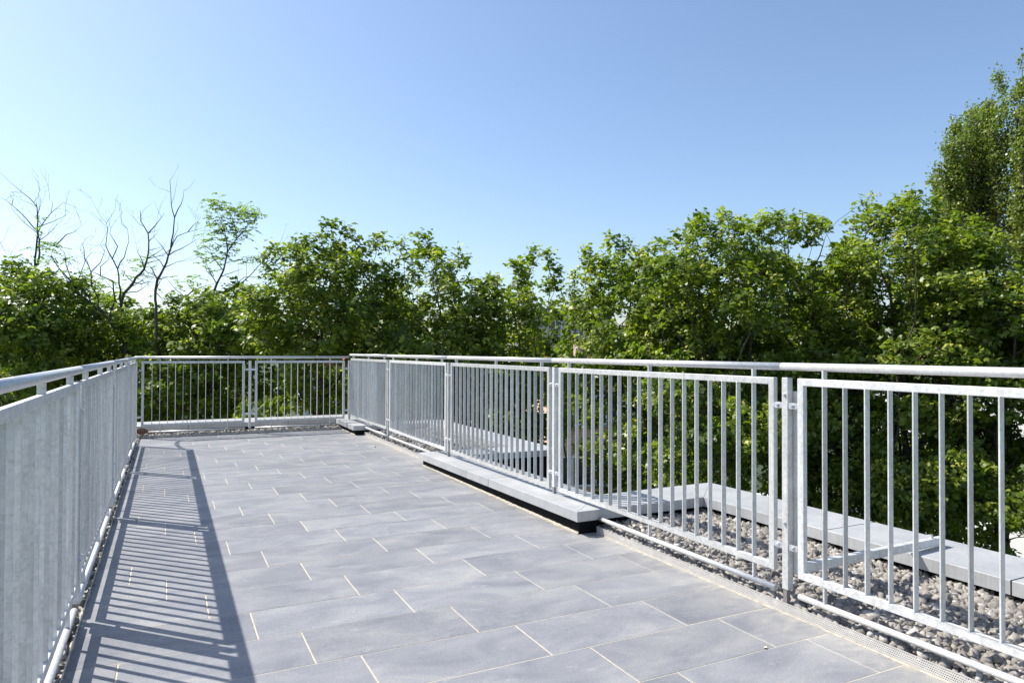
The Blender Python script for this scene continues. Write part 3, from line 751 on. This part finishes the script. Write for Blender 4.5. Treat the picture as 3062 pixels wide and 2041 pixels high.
# leaf outlines (x across, y along), a fan from the middle; z gives a little fold
MAPLE = np.array([(0, 0), (.55, .14), (.62, .62), (.20, .60), (0, 1.06), (-.20, .60), (-.62, .62), (-.55, .14)])
OVAL = np.array([(0, 0), (.38, .28), (.34, .62), (0, 1.0), (-.34, .62), (-.38, .28)])
DIAM = np.array([(0, 0), (.40, .38), (0, 1.0), (-.40, .38)])
LANCE = np.array([(0, 0), (.17, .4), (0, 1.0), (-.17, .4)])
def leaf_mesh(name, pos, nrm, size, tone, shape, droop=0.25):
    n = len(pos); m = len(shape)
    nrm = nrm / np.linalg.norm(nrm, axis=1)[:, None]
    t = rng.normal(size=(n, 3)); t[:, 2] -= 0.35
    t -= nrm * np.sum(t * nrm, 1)[:, None]; t /= np.linalg.norm(t, axis=1)[:, None]
    s = np.cross(nrm, t)
    sh = shape
    z = -droop * (np.abs(sh[:, 0]) * 0.9 + np.clip(sh[:, 1] - .3, 0, 1) * 0.6)
    curl = rng.uniform(0.3, 1.7, n)
    V = pos[:, None, :] + size[:, None, None] * (sh[None, :, :1] * s[:, None, :] + (sh[None, :, 1:] - 0.4) * t[:, None, :] + (z[None, :] * curl[:, None])[:, :, None] * nrm[:, None, :])
    f = np.array([(0, i, i + 1) for i in range(1, m - 1)])
    F = (f[None] + m * np.arange(n)[:, None, None]).reshape(-1, 3)
    return raw_mesh(name, V.reshape(-1, 3), F, np.repeat(tone, m))

def colonise(attr, trunk, step=0.3, infl=2.2, kill=0.42, trop=(0, 0, 0.25), maxit=120):
    nodes = [np.array(p, float) for p in trunk]; par = [i - 1 for i in range(len(trunk))]
    A = attr.copy(); N = np.array(nodes)
    d = np.linalg.norm(A[:, None] - N[None], axis=2); near = d.argmin(1); nd = d.min(1)
    trop = np.array(trop); grown = {}
    for it in range(maxit):
        if len(A) == 0: break
        act = nd < (infl if it > 25 else 50)
        if not act.any(): break
        idx = near[act]; vec = A[act] - np.array(nodes)[idx]; vec /= np.linalg.norm(vec, axis=1)[:, None] + 1e-9
        acc = {}
        for i, v in zip(idx, vec):
            if i in acc: acc[i] += v
            else: acc[i] = v.copy()
        new = []
        for i, v in acc.items():
            grown[i] = grown.get(i, 0) + 1
            if grown[i] > 3: continue
            v = v / (np.linalg.norm(v) + 1e-9) + trop + rng.normal(size=3) * 0.18
            v /= np.linalg.norm(v)
            new.append((i, nodes[i] + v * step))
        if not new: break
        base = len(nodes)
        for i, q in new: nodes.append(q); par.append(i)
        Q = np.array([q for _, q in new])
        dd = np.linalg.norm(A[:, None] - Q[None], axis=2); k = dd.argmin(1); dm = dd.min(1)
        up_ = dm < nd; near = np.where(up_, base + k, near); nd = np.minimum(nd, dm)
        stuck = np.array([grown.get(i, 0) > 2 for i in near])
        keep = (nd > kill) & ~stuck; A, near, nd = A[keep], near[keep], nd[keep]
    return np.array(nodes), np.array(par)
def radii(par, r_tip=0.006, expo=2.3):
    n = len(par); acc = np.zeros(n); kids = np.zeros(n, int); dist = np.full(n, 0)
    for i in range(n - 1, -1, -1):
        if kids[i] == 0: acc[i] = r_tip ** expo
        if par[i] >= 0:
            acc[par[i]] += acc[i]; kids[par[i]] += 1; dist[par[i]] = max(dist[par[i]], dist[i] + 1)
    return acc ** (1 / expo), dist

RGT = np.array(_r0); FWD = np.array((math.sin(YAW), math.cos(YAW), 0.0)); UPV = np.array((0, 0, 1.0))
def ell_points(c, rx, rd, rz, n):
    q = rng.uniform(-1, 1, (n * 3, 3))
    q = q[(np.abs(q[:, 0]) ** 2.4 + np.abs(q[:, 1]) ** 2.4 + np.abs(q[:, 2]) ** 3.6) < 1][:n]
    return c + q[:, :1] * rx * RGT + q[:, 1:2] * rd * FWD + q[:, 2:] * rz * UPV

def maple(D, body, lobes, label, dens=1.0, leaf=None, group='broadleaf trees around the terrace', rd=1.75, fill=19, name='maple_tree'):
    s = D / FPX
    leaf = leaf or 0.0058 * D
    bx_, by_, bw, bh = body
    c = np.array(at(bx_, by_, D)); rx = bw * s; rz = bh * s
    # the crown is a heap of leafy clumps with dark gaps between them
    rc = 0.50 * (D / 16) ** 0.5
    vol = 4.19 * rx * rd * rz
    ncl = int(dens * 0.36 * vol / rc ** 3 * 0.62) + 6
    cc = ell_points(np.zeros(3), 1, 1, 1, ncl * 4)
    M3 = np.stack([RGT, FWD, UPV]); loc = cc @ M3.T
    keep = np.where(np.linalg.norm(loc, axis=1) > 0.42)[0][:ncl]
    pts = []
    for q in loc[keep]:
        k = rc * rng.uniform(.7, 1.35)
        ctr = c + q[0] * rx * RGT + q[1] * rd * FWD + q[2] * rz * UPV
        pts.append(ell_points(ctr, k, k, k * 0.72, int(62 * rng.uniform(.7, 1.2))))
    for (lx_, ly_, lw) in lobes:
        off = rng.uniform(-0.9, 0.6)
        lw_m = max(0.34, lw * s * 1.05); top = np.array(at(lx_, ly_, D))
        botz = max(c[2] + 0.1, top[2] - 3.2); H_ = max(1.0, top[2] - botz)
        nq = int(90 + 150 * lw_m * lw_m * H_ * 3 * dens * (16 / D) ** 1.3)
        t = rng.random(nq) ** 1.25; rr_ = (lw_m * 1.65 * (1 - t) ** 0.75 + 0.10) * np.sqrt(rng.random(nq)); an = rng.uniform(0, 2 * np.pi, nq)
        bend = (rng.normal(size=2) * 0.25)[None, :] * (t * (1 - t) * 4)[:, None]
        q = np.stack([top[0] + off * FWD[0] + rr_ * np.cos(an) + bend[:, 0], top[1] + off * FWD[1] + rr_ * np.sin(an) + bend[:, 1], botz + H_ * t], 1)
        # break the cone into tufts
        tq = q[rng.integers(0, nq, max(6, nq // 22))]
        dq = np.linalg.norm(q[:, None] - tq[None], axis=2).min(1); q = q[dq < 0.024 * D]
        pts.append(q)
    A = np.concatenate(pts)
    base = np.array((c[0] + rng.uniform(-.3, .3), c[1] + rng.uniform(-.3, .3), GZ))
    zc_ = c[2] - rz * 0.75
    trunk = [base + (np.array((c[0], c[1], zc_)) - base) * t for t in np.linspace(0, 1, 14)]
    trunk = [p + (rng.normal(size=3) * np.array((.05, .05, 0)) if 0 < i else 0) for i, p in enumerate(trunk)]
    nodes, par = colonise(A, trunk, step=0.0135 * D, infl=2.4, kill=0.0128 * D, trop=(0, 0, 0.22))
    rad, dist = radii(par, 0.0048, 2.25)
    rad = np.minimum(rad, 0.24)
    segs = [(nodes[par[i]], nodes[i], rad[par[i]], rad[i]) for i in range(1, len(nodes))]
    # keep limbs from flaring where a thin twig leaves a thick limb
    segs = [(a, b, min(r0, r1 * 1.8 + 0.002), r1) for a, b, r0, r1 in segs]
    root = empty(name, tuple(base))
    link('trunk', tubes_mesh('trunk', [(a - base, b - base, r0, r1) for a, b, r0, r1 in segs]), BARK, root)
    leafy = np.where((dist <= 2) & (np.arange(len(nodes)) > 14))[0]
    cnt = rng.poisson(np.where(dist[leafy] == 0, fill * 1.45, np.where(dist[leafy] == 1, fill, fill * 0.62)))
    idx = np.repeat(leafy, cnt); n = len(idx)
    dirn = rng.normal(size=(n, 3)); dirn /= np.linalg.norm(dirn, axis=1)[:, None]
    pos = nodes[idx] + dirn * (rng.uniform(0.05, 1.0, n) ** 0.7 * 0.0145 * D)[:, None] * np.array((1, 1, .85))
    outw = nodes[idx] - c; outw /= np.linalg.norm(outw, axis=1)[:, None] + 1e-6
    nrm = UPV * 0.70 + outw * 0.50 + rng.normal(size=(n, 3)) * 0.52
    size = leaf * np.clip(rng.normal(1.0, 0.22, n), 0.5, 1.5)
    nodet = np.clip(rng.normal(0.40, 0.20, len(nodes)), 0.02, 0.75); seedy = rng.random(len(nodes)) < 0.24
    tone = np.clip(nodet[idx] + rng.normal(0, 0.13, n), 0, 0.80)
    tone = np.where(seedy[idx] & (rng.random(n) < 0.45), rng.uniform(0.84, 1.0, n), tone)
    size = np.where(tone > 0.83, size * 0.62, size)
    cr = link('crown', leaf_mesh('crown', pos - base, nrm, size, tone, MAPLE), LEAF_MAPLE, root)
    tag(cr, kind='stuff')
    tag(root, label, 'tree', group)
    return n
TOT = 0
for a in [
 (18.0, (20, 1060, 240, 240), [(-70, 830, 70), (10, 790, 62), (75, 785, 55), (150, 845, 60), (215, 870, 45)], 'maple tree at the left edge of the view below the leftmost bare branches'),
 (20.5, (345, 1110, 230, 210), [(250, 890, 55), (310, 900, 55), (390, 930, 55), (455, 950, 40)], 'maple tree behind the leaning bare trunk on the left'),
 (19.0, (620, 1110, 200, 225), [(535, 885, 55), (600, 865, 60), (665, 868, 60), (735, 910, 45)], 'maple tree under the feathery green locust branches'),
 (17.0, (965, 1055, 200, 285), [(832, 870, 45), (882, 730, 38), (940, 780, 60), (1012, 645, 42), (1075, 705, 50), (1140, 700, 40)], 'maple tree with a tall pointed shoot, left of the one behind the far right corner'),
 (17.5, (1280, 1070, 185, 290), [(1205, 740, 48), (1262, 668, 50), (1318, 745, 50), (1378, 745, 36), (1425, 830, 50)], 'rounded maple tree rising behind the far right corner of the terrace'),
 (19.0, (1548, 1105, 100, 285), [(1480, 830, 45), (1545, 785, 42), (1585, 725, 36), (1642, 740, 34)], 'slim maple tree just left of the narrow gap of sky'),
 (16.0, (1868, 1115, 138, 360), [(1718, 800, 36), (1765, 735, 36), (1812, 700, 42), (1880, 688, 42), (1935, 725, 40)], 'maple tree just right of the narrow gap of sky'),
 (14.0, (2120, 1110, 210, 430), [(1985, 715, 48), (2043, 665, 42), (2085, 640, 38), (2150, 625, 42), (2218, 650, 48)], 'second maple tree to the right of the narrow gap of sky'),
 (14.5, (2420, 1110, 210, 450), [(2305, 640, 48), (2388, 600, 36), (2470, 640, 52), (2555, 605, 46)], 'maple tree standing left of the tallest shoots near the poplars'),
 (13.0, (2715, 1120, 220, 490), [(2582, 605, 40), (2645, 595, 40), (2710, 592, 42), (2790, 640, 55)], 'tall maple tree in front of the left foot of the poplars'),
 (12.0, (3000, 1150, 215, 490), [(2880, 665, 60), (2950, 640, 60), (3040, 660, 60)], 'maple tree at the right edge of the view in front of the poplars'),
 (12.0, (3270, 1110, 200, 380), [(3160, 660, 70), (3290, 640, 70)], 'maple tree standing mostly outside the right edge of the view'),
]: TOT += maple(*a)
for a in [
 (26, (120, 1090, 300, 120), [(0, 960, 80), (200, 950, 80)], 'dark background tree low behind the left edge trees'),
 (25, (520, 1100, 260, 120), [(430, 960, 70), (580, 950, 70)], 'dark background tree low behind the bare trees'),
 (25, (1120, 1080, 250, 190), [(1050, 880, 70), (1200, 900, 70)], 'dark background tree low behind the two corner maples'),
 (24, (1480, 1120, 120, 160), [(1450, 950, 50)], 'dark background tree low behind the slim maple'),
 (22, (1990, 1120, 180, 230), [(1950, 880, 60), (2060, 840, 60)], 'dark background tree behind the maples right of the sky gap'),
 (21, (2330, 1130, 230, 250), [(2250, 830, 70), (2400, 820, 70)], 'dark background tree deep behind the middle of the right tree row'),
 (21, (2800, 1060, 230, 160), [(2740, 820, 70), (2900, 830, 70)], 'dark background tree in front of the red roof on the right'),
 (23, (1690, 1135, 75, 70), [(1680, 1075, 30)], 'small bush filling the foot of the narrow sky gap'),
]: TOT += maple(*a, dens=0.35, leaf=0.17, fill=10, group='background trees', name='background_tree')
for a in [
 (16.5, (2740, 1440, 190, 130), [(2700, 1330, 40), (2800, 1350, 40)], 'low young maple under the right maples, left of the stay'),
 (14.5, (3010, 1480, 190, 150), [(2960, 1360, 45), (3060, 1370, 45)], 'low young maple under the right maples, at the right edge'),
]: TOT += maple(*a, dens=0.8, rd=1.0, group='low young maples', name='young_maple')
print('maple leaves', TOT)

# ---- Lombardy poplars: many upright limbs, each wrapped in small leaves
def poplar(D, px, cols, label, n_leaf):
    base = np.array(at(px, 1053, D)); base[2] = GZ
    segs = []; P = []; O = []
    topz = max(at(cx, ty, D).z for cx, ty, w in cols)
    main = [base + np.array((rng.normal() * .06, rng.normal() * .06, (topz - GZ) * t)) for t in np.linspace(0, 0.96, 16)]
    for i in range(15): segs.append((main[i], main[i + 1], 0.32 * (1 - i / 16) + .02, 0.32 * (1 - (i + 1) / 16) + .02))
    trunk_n = len(segs)
    for cx, ty, w in cols:
        for rep in range(3):
            top = np.array(at(cx + rng.uniform(-.8, .8) * w * (rep > 0), ty + rng.uniform(0, 60) * (rep > 0), D)) + FWD * rng.uniform(-1.3, 1.3) * (1 if rep else .5)
            z0 = GZ + 5 + rng.uniform(0, 5)
            p0 = base + np.array((0, 0, z0 - GZ)); H = top[2] - z0; n = 14; prev = p0
            for i in range(1, n + 1):
                t = i / n; h = t ** 0.55
                q = p0 + np.array(((top[0] - p0[0]) * h, (top[1] - p0[1]) * h, H * t)) + rng.normal(size=3) * 0.10
                r0 = 0.11 * (1 - (i - 1) / n) + .008; r1 = 0.11 * (1 - i / n) + .008
                segs.append((prev, q, r0, r1))
                # side twigs hug the limb
                if q[2] > at(cx, 760, D).z:
                    dense = rng.choice([0.25, 0.8, 1.0, 1.3])
                    for s_ in range(9):
                        a = rng.uniform(0, 2 * math.pi); ln = rng.uniform(.2, .9) * (1 - 0.5 * t) * (0.6 + 0.4 * dense)
                        off = np.array((math.cos(a), math.sin(a), 0)) * ln * 0.75
                        tw = q + (prev - q) * rng.random() + off + np.array((0, 0, ln * 1.1))
                        segs.append((q, tw, .012, .004))
                        m = int(n_leaf * dense); tt = rng.random(m)[:, None]
                        pp = q + (tw - q) * (0.35 + 0.75 * tt) + rng.normal(size=(m, 3)) * np.array((.16, .16, .19))
                        P.append(pp); O.append(np.repeat(off[None] / ln, m, 0))
                prev = q
    P = np.concatenate(P); O = np.concatenate(O); n = len(P)
    nrm = O * 0.7 + UPV * 0.35 + rng.normal(size=(n, 3)) * 0.6
    tone = np.clip(rng.normal(.5, .22, n), 0, 1)
    root = empty('poplar_tree', tuple(base))
    link('trunk', tubes_mesh('trunk', [(a - base, b - base, r, q) for a, b, r, q in segs]), BARK, root)
    tag(link('crown', leaf_mesh('crown', P - base, nrm, 0.13 * rng.uniform(.6, 1.25, n), tone, DIAM), LEAF_POPLAR, root), kind='stuff')
    tag(root, label, 'tree', 'poplars on the right')
    return n
k1 = poplar(34, 2895, [(2785, 525, 35), (2830, 440, 38), (2868, 370, 35), (2905, 330, 35), (2938, 305, 35), (2975, 320, 35), (2920, 430, 80), (2870, 520, 70)], 'left columnar poplar with several upright stems above the right maples', 30)
k2 = poplar(32, 3080, [(3008, 340, 35), (3030, 270, 35), (3055, 215, 38), (3090, 170, 45), (3130, 220, 55), (3050, 420, 60), (3090, 330, 60)], 'tallest columnar poplar cut by the right edge of the view', 30)
print('poplar leaves', k1, k2)

# ---- bare trees and the half-green locust, from their main limbs
def zpx(x, y): return (x / 2.529, 500 + y / 2.529)
def limb_tree(name, D, limbs, label, cat='tree', twig=1.0, rbase=0.075, leaves=(), foot=None, group='bare trees on the left', doff=0.0):
    """limbs: list of (r_start, [(x,y) zoom px ...]); depth wanders along each limb"""
    segs = []; P = []; O = []; done = []
    def rec(p, d, L, r, lvl):
        n = max(3, int(L / 0.16)); q = p.copy()
        d = d / np.linalg.norm(d)
        for i in range(n):
            d = d + rng.normal(size=3) * 0.16 + UPV * 0.05; d /= np.linalg.norm(d)
            nq = q + d * L / n
            ra, rb = r * (1 - i / n * .75), r * (1 - (i + 1) / n * .75)
            segs.append((q, nq, ra, rb))
            if lvl < 3 and rng.random() < (0.5 if lvl < 2 else 0.40) * twig and i > 0:
                sd = np.cross(d, rng.normal(size=3)); sd /= np.linalg.norm(sd) + 1e-6
                rec(nq, d * 0.75 + sd * rng.uniform(.5, .9) + UPV * .1, L * rng.uniform(.3, .6), max(.0032, rb * .55), lvl + 1)
            q = nq
    for r0, pts in limbs:
        W3 = []; dd = D + doff + rng.uniform(-.3, .3)
        if done:
            t0 = np.array(at(*zpx(*pts[0]), D)); e0 = np.array(EYE)
            ray = (t0 - e0) / np.linalg.norm(t0 - e0)
            C_ = np.array(done); w = C_ - e0; perp = w - (w @ ray)[:, None] * ray[None]
            k = np.linalg.norm(perp, axis=1).argmin()
            W3.append(C_[k]); dd = float((C_[k] - e0) @ np.array(_f)); pts = pts[1:]
        for i, (x, y) in enumerate(pts):
            W3.append(np.array(at(*zpx(x, y), dd))); dd += rng.uniform(-.22, .22)
        # resample with a little wobble
        Q = [W3[0]]
        for a, b in zip(W3[:-1], W3[1:]):
            n = max(1, int(np.linalg.norm(b - a) / 0.18))
            for i in range(1, n + 1): Q.append(a + (b - a) * i / n + (rng.normal(size=3) * 0.012 if i < n else 0))
        done.extend(Q)
        n = len(Q) - 1
        for i in range(n):
            ra = 0.66 * r0 * (1 - 0.88 * i / n); rb = 0.66 * r0 * (1 - 0.88 * (i + 1) / n)
            segs.append((Q[i], Q[i + 1], ra, rb))
            d = Q[i + 1] - Q[i]; d /= np.linalg.norm(d)
            if rng.random() < 0.62 * twig and i > n * 0.2 and at(1531, 900, D).z < Q[i][2]:
                sd = np.cross(d, rng.normal(size=3)); sd /= np.linalg.norm(sd) + 1e-6
                rec(Q[i + 1], d * .6 + sd * .8 + UPV * .15, rng.uniform(.35, 1.0), max(.0045, min(.014, rb * .5)), 1)
    f = np.array(foot) if foot is not None else segs[0][0]
    base = np.array((f[0], f[1], GZ))
    trunk = []
    p0 = segs[0][0]; n = 8; prev = base
    for i in range(1, n + 1):
        t = i / n; q = base + (p0 - base) * t + (rng.normal(size=3) * np.array((.08, .08, 0)) if i < n else 0)
        trunk.append((prev, q, rbase * 1.7 - rbase * .7 * (i - 1) / n, rbase * 1.7 - rbase * .7 * i / n)); prev = q
    root = empty(name, tuple(base))
    sh = lambda S_: [(a - base, b - base, r, q) for a, b, r, q in S_]
    link('trunk', tubes_mesh('trunk', sh(trunk + segs)), BARK_PALE, root)
    if leaves:
        for x, y, rad_, cnt in leaves:
            c = np.array(at(*zpx(x, y), D + doff + rng.uniform(-.3, .3)))
            for _ in range(int(cnt * .8)):                      # a pinnate leaf: leaflets along a drooping stalk
                st_ = c + rng.normal(size=3) * rad_ * 1.25 * np.array((1, 1, .6)); dr = rng.normal(size=3); dr[2] = dr[2] * .35 - .1; dr /= np.linalg.norm(dr)
                sd = np.cross(dr, UPV); sd /= np.linalg.norm(sd) + 1e-6; L = rng.uniform(.18, .30)
                for j in range(7):
                    t = (j + .5) / 7
                    for s_ in (-1, 1):
                        P.append(st_ + dr * L * t + sd * s_ * .03 - UPV * .05 * t * t); O.append(UPV * .9 + rng.normal(size=3) * .3)
        P = np.array(P); O = np.array(O); n = len(P)
        tag(link('crown', leaf_mesh('crown', P - base, O, 0.062 * rng.uniform(.7, 1.2, n), np.clip(rng.normal(.5, .25, n), 0, 1), OVAL, 0.1), LEAF_LOCUST, root), kind='stuff')
    tag(root, label, 'tree', group)
limb_tree('bare_tree', 18.6, [
 (.070, [(190, 1250), (215, 1050), (250, 880), (265, 760), (272, 640), (285, 500), (280, 300), (225, 235), (120, 150)]),
 (.045, [(265, 760), (300, 650), (298, 560), (288, 490), (350, 390), (430, 310), (480, 265)]),
 (.026, [(285, 480), (200, 390), (90, 285), (45, 250), (5, 228)]),
 (.020, [(300, 470), (400, 410), (490, 370), (530, 340)]), (.020, [(262, 750), (180, 690), (110, 645)]),
 (.014, [(90, 285), (100, 240), (75, 190)]), (.016, [(280, 300), (270, 240)]), (.012, [(395, 340), (400, 270), (375, 245)]),
 (.016, [(150, 900), (90, 740), (40, 640), (0, 575)])],
 'leftmost bare tree with a few green tufts on its forked stem', leaves=[(320, 380, .07, 4), (295, 465, .08, 6), (330, 600, .13, 22), (395, 580, .10, 12), (320, 690, .12, 14), (275, 790, .08, 5)])
limb_tree('bare_tree', 18.3, [
 (.105, [(1010, 1560), (960, 1400), (880, 1240), (850, 1190), (800, 1110), (700, 1050), (600, 960), (560, 880), (450, 770), (400, 690), (385, 660)]),
 (.055, [(850, 1180), (830, 1120), (870, 1000), (855, 860), (760, 820), (690, 790)]), (.04, [(800, 1110), (740, 1050), (745, 1000), (690, 880), (690, 800), (640, 690), (625, 580), (650, 535)]),
 (.032, [(700, 1050), (640, 930), (590, 860), (640, 720), (690, 650), (750, 640)]), (.03, [(600, 960), (520, 870), (470, 800), (460, 770)]),
 (.028, [(560, 880), (500, 740), (490, 650), (435, 580)]), (.024, [(430, 580), (500, 510), (560, 490), (618, 440)]), (.022, [(690, 790), (760, 720), (790, 640), (760, 580)]),
 (.02, [(450, 770), (400, 810), (300, 815)]), (.018, [(690, 870), (760, 830), (830, 780)]), (.022, [(760, 820), (760, 750), (820, 700), (830, 650)])],
 'bare tree with a thick trunk leaning left across the maples', foot=None, leaves=[(640, 850, .18, 12), (560, 800, .12, 7), (700, 930, .2, 14), (860, 1060, .2, 18), (930, 1150, .2, 16), (800, 1000, .18, 12), (390, 690, .13, 8), (480, 690, .1, 6)])
limb_tree('bare_tree', 19.2, [
 (.085, [(940, 1300), (930, 1150), (915, 1030), (940, 950), (1010, 870), (1090, 770), (1115, 690), (1125, 560), (1120, 500), (1065, 410), (1060, 330)]),
 (.045, [(925, 1000), (900, 880), (890, 770), (850, 690), (800, 590), (815, 470), (805, 420), (855, 350)]), (.028, [(890, 770), (940, 680), (975, 560), (965, 470), (920, 430)]),
 (.026, [(1125, 520), (1175, 440), (1220, 380), (1245, 345)]), (.024, [(850, 690), (890, 600), (830, 500), (840, 460)]), (.026, [(1100, 760), (1040, 640), (1060, 600)]),
 (.026, [(940, 940), (1040, 940), (1110, 890), (1140, 850)]), (.022, [(1010, 870), (940, 800), (900, 760)]), (.028, [(1010, 860), (1180, 870)]), (.018, [(1130, 560), (1200, 480)]), (.020, [(1115, 690), (1200, 640), (1270, 580)])],
 'bare tree with upright twiggy crown between the leaning trunk and the tall straight one', leaves=[(1060, 740, .15, 12), (1000, 780, .15, 10), (1110, 690, .1, 6), (880, 870, .16, 9), (920, 850, .14, 8)])
limb_tree('bare_tree', 18.0, [
 (.080, [(1215, 1480), (1200, 1400), (1185, 1230), (1180, 1100), (1175, 940), (1190, 850), (1260, 720), (1290, 620), (1310, 500), (1320, 380), (1295, 280), (1292, 190), (1285, 100)]),
 (.026, [(1320, 375), (1345, 320), (1370, 280), (1385, 230), (1390, 178)]), (.026, [(1190, 850), (1150, 770), (1112, 715)]), (.024, [(1298, 590), (1340, 520), (1420, 490), (1545, 455)]),
 (.024, [(1270, 690), (1380, 610), (1450, 570), (1520, 525)]), (.020, [(1255, 750), (1340, 715), (1420, 705)]), (.022, [(1280, 650), (1220, 590), (1160, 520)]), (.02, [(1420, 490), (1460, 440), (1485, 415)]),
 (.02, [(1182, 960), (1230, 1000), (1270, 1040)]), (.018, [(1190, 1070), (1260, 1030)])],
 'tall straight bare tree whose forked tip is highest on the left', twig=0.8)
limb_tree('locust_tree', 19.0, [
 (.075, [(1560, 1300), (1600, 1100), (1610, 960), (1640, 880), (1690, 780), (1720, 640), (1790, 540), (1850, 480), (1900, 400)]),
 (.030, [(1720, 640), (1700, 480), (1660, 390), (1640, 330)]), (.026, [(1790, 540), (1770, 420), (1740, 330)]), (.036, [(1540, 1100), (1400, 985), (1300, 890), (1250, 830)]),
 (.030, [(1400, 985), (1460, 930), (1550, 900), (1640, 870)]), (.036, [(1700, 980), (1780, 920), (1900, 810), (1960, 740), (2050, 640), (2110, 590)]), (.018, [(2050, 650), (2060, 600), (2045, 560)]),
 (.022, [(1640, 880), (1560, 780), (1560, 700)]), (.022, [(1690, 770), (1600, 660), (1525, 590)]), (.022, [(1740, 900), (1850, 830), (2000, 830)])],
 'locust tree with feathery light green sprays and thin bare twigs', twig=0.8,
 leaves=[(1620, 280, .16, 30), (1580, 275, .1, 12), (1740, 315, .15, 26), (1700, 300, .1, 12), (1880, 350, .16, 30), (1840, 330, .12, 16), (1940, 365, .12, 16), (1600, 400, .13, 18), (1700, 430, .17, 30), (1660, 475, .14, 20), (1810, 425, .18, 30), (1790, 500, .14, 20), (1880, 480, .1, 10), (1630, 560, .18, 26), (1720, 590, .14, 24), (1590, 690, .2, 34), (1710, 670, .12, 16), (1860, 695, .1, 12), (1925, 680, .1, 12), (1620, 780, .1, 6), (1390, 860, .16, 14), (1440, 890, .12, 10), (1250, 960, .18, 12), (1500, 850, .15, 8), (1300, 1010, .15, 10)])
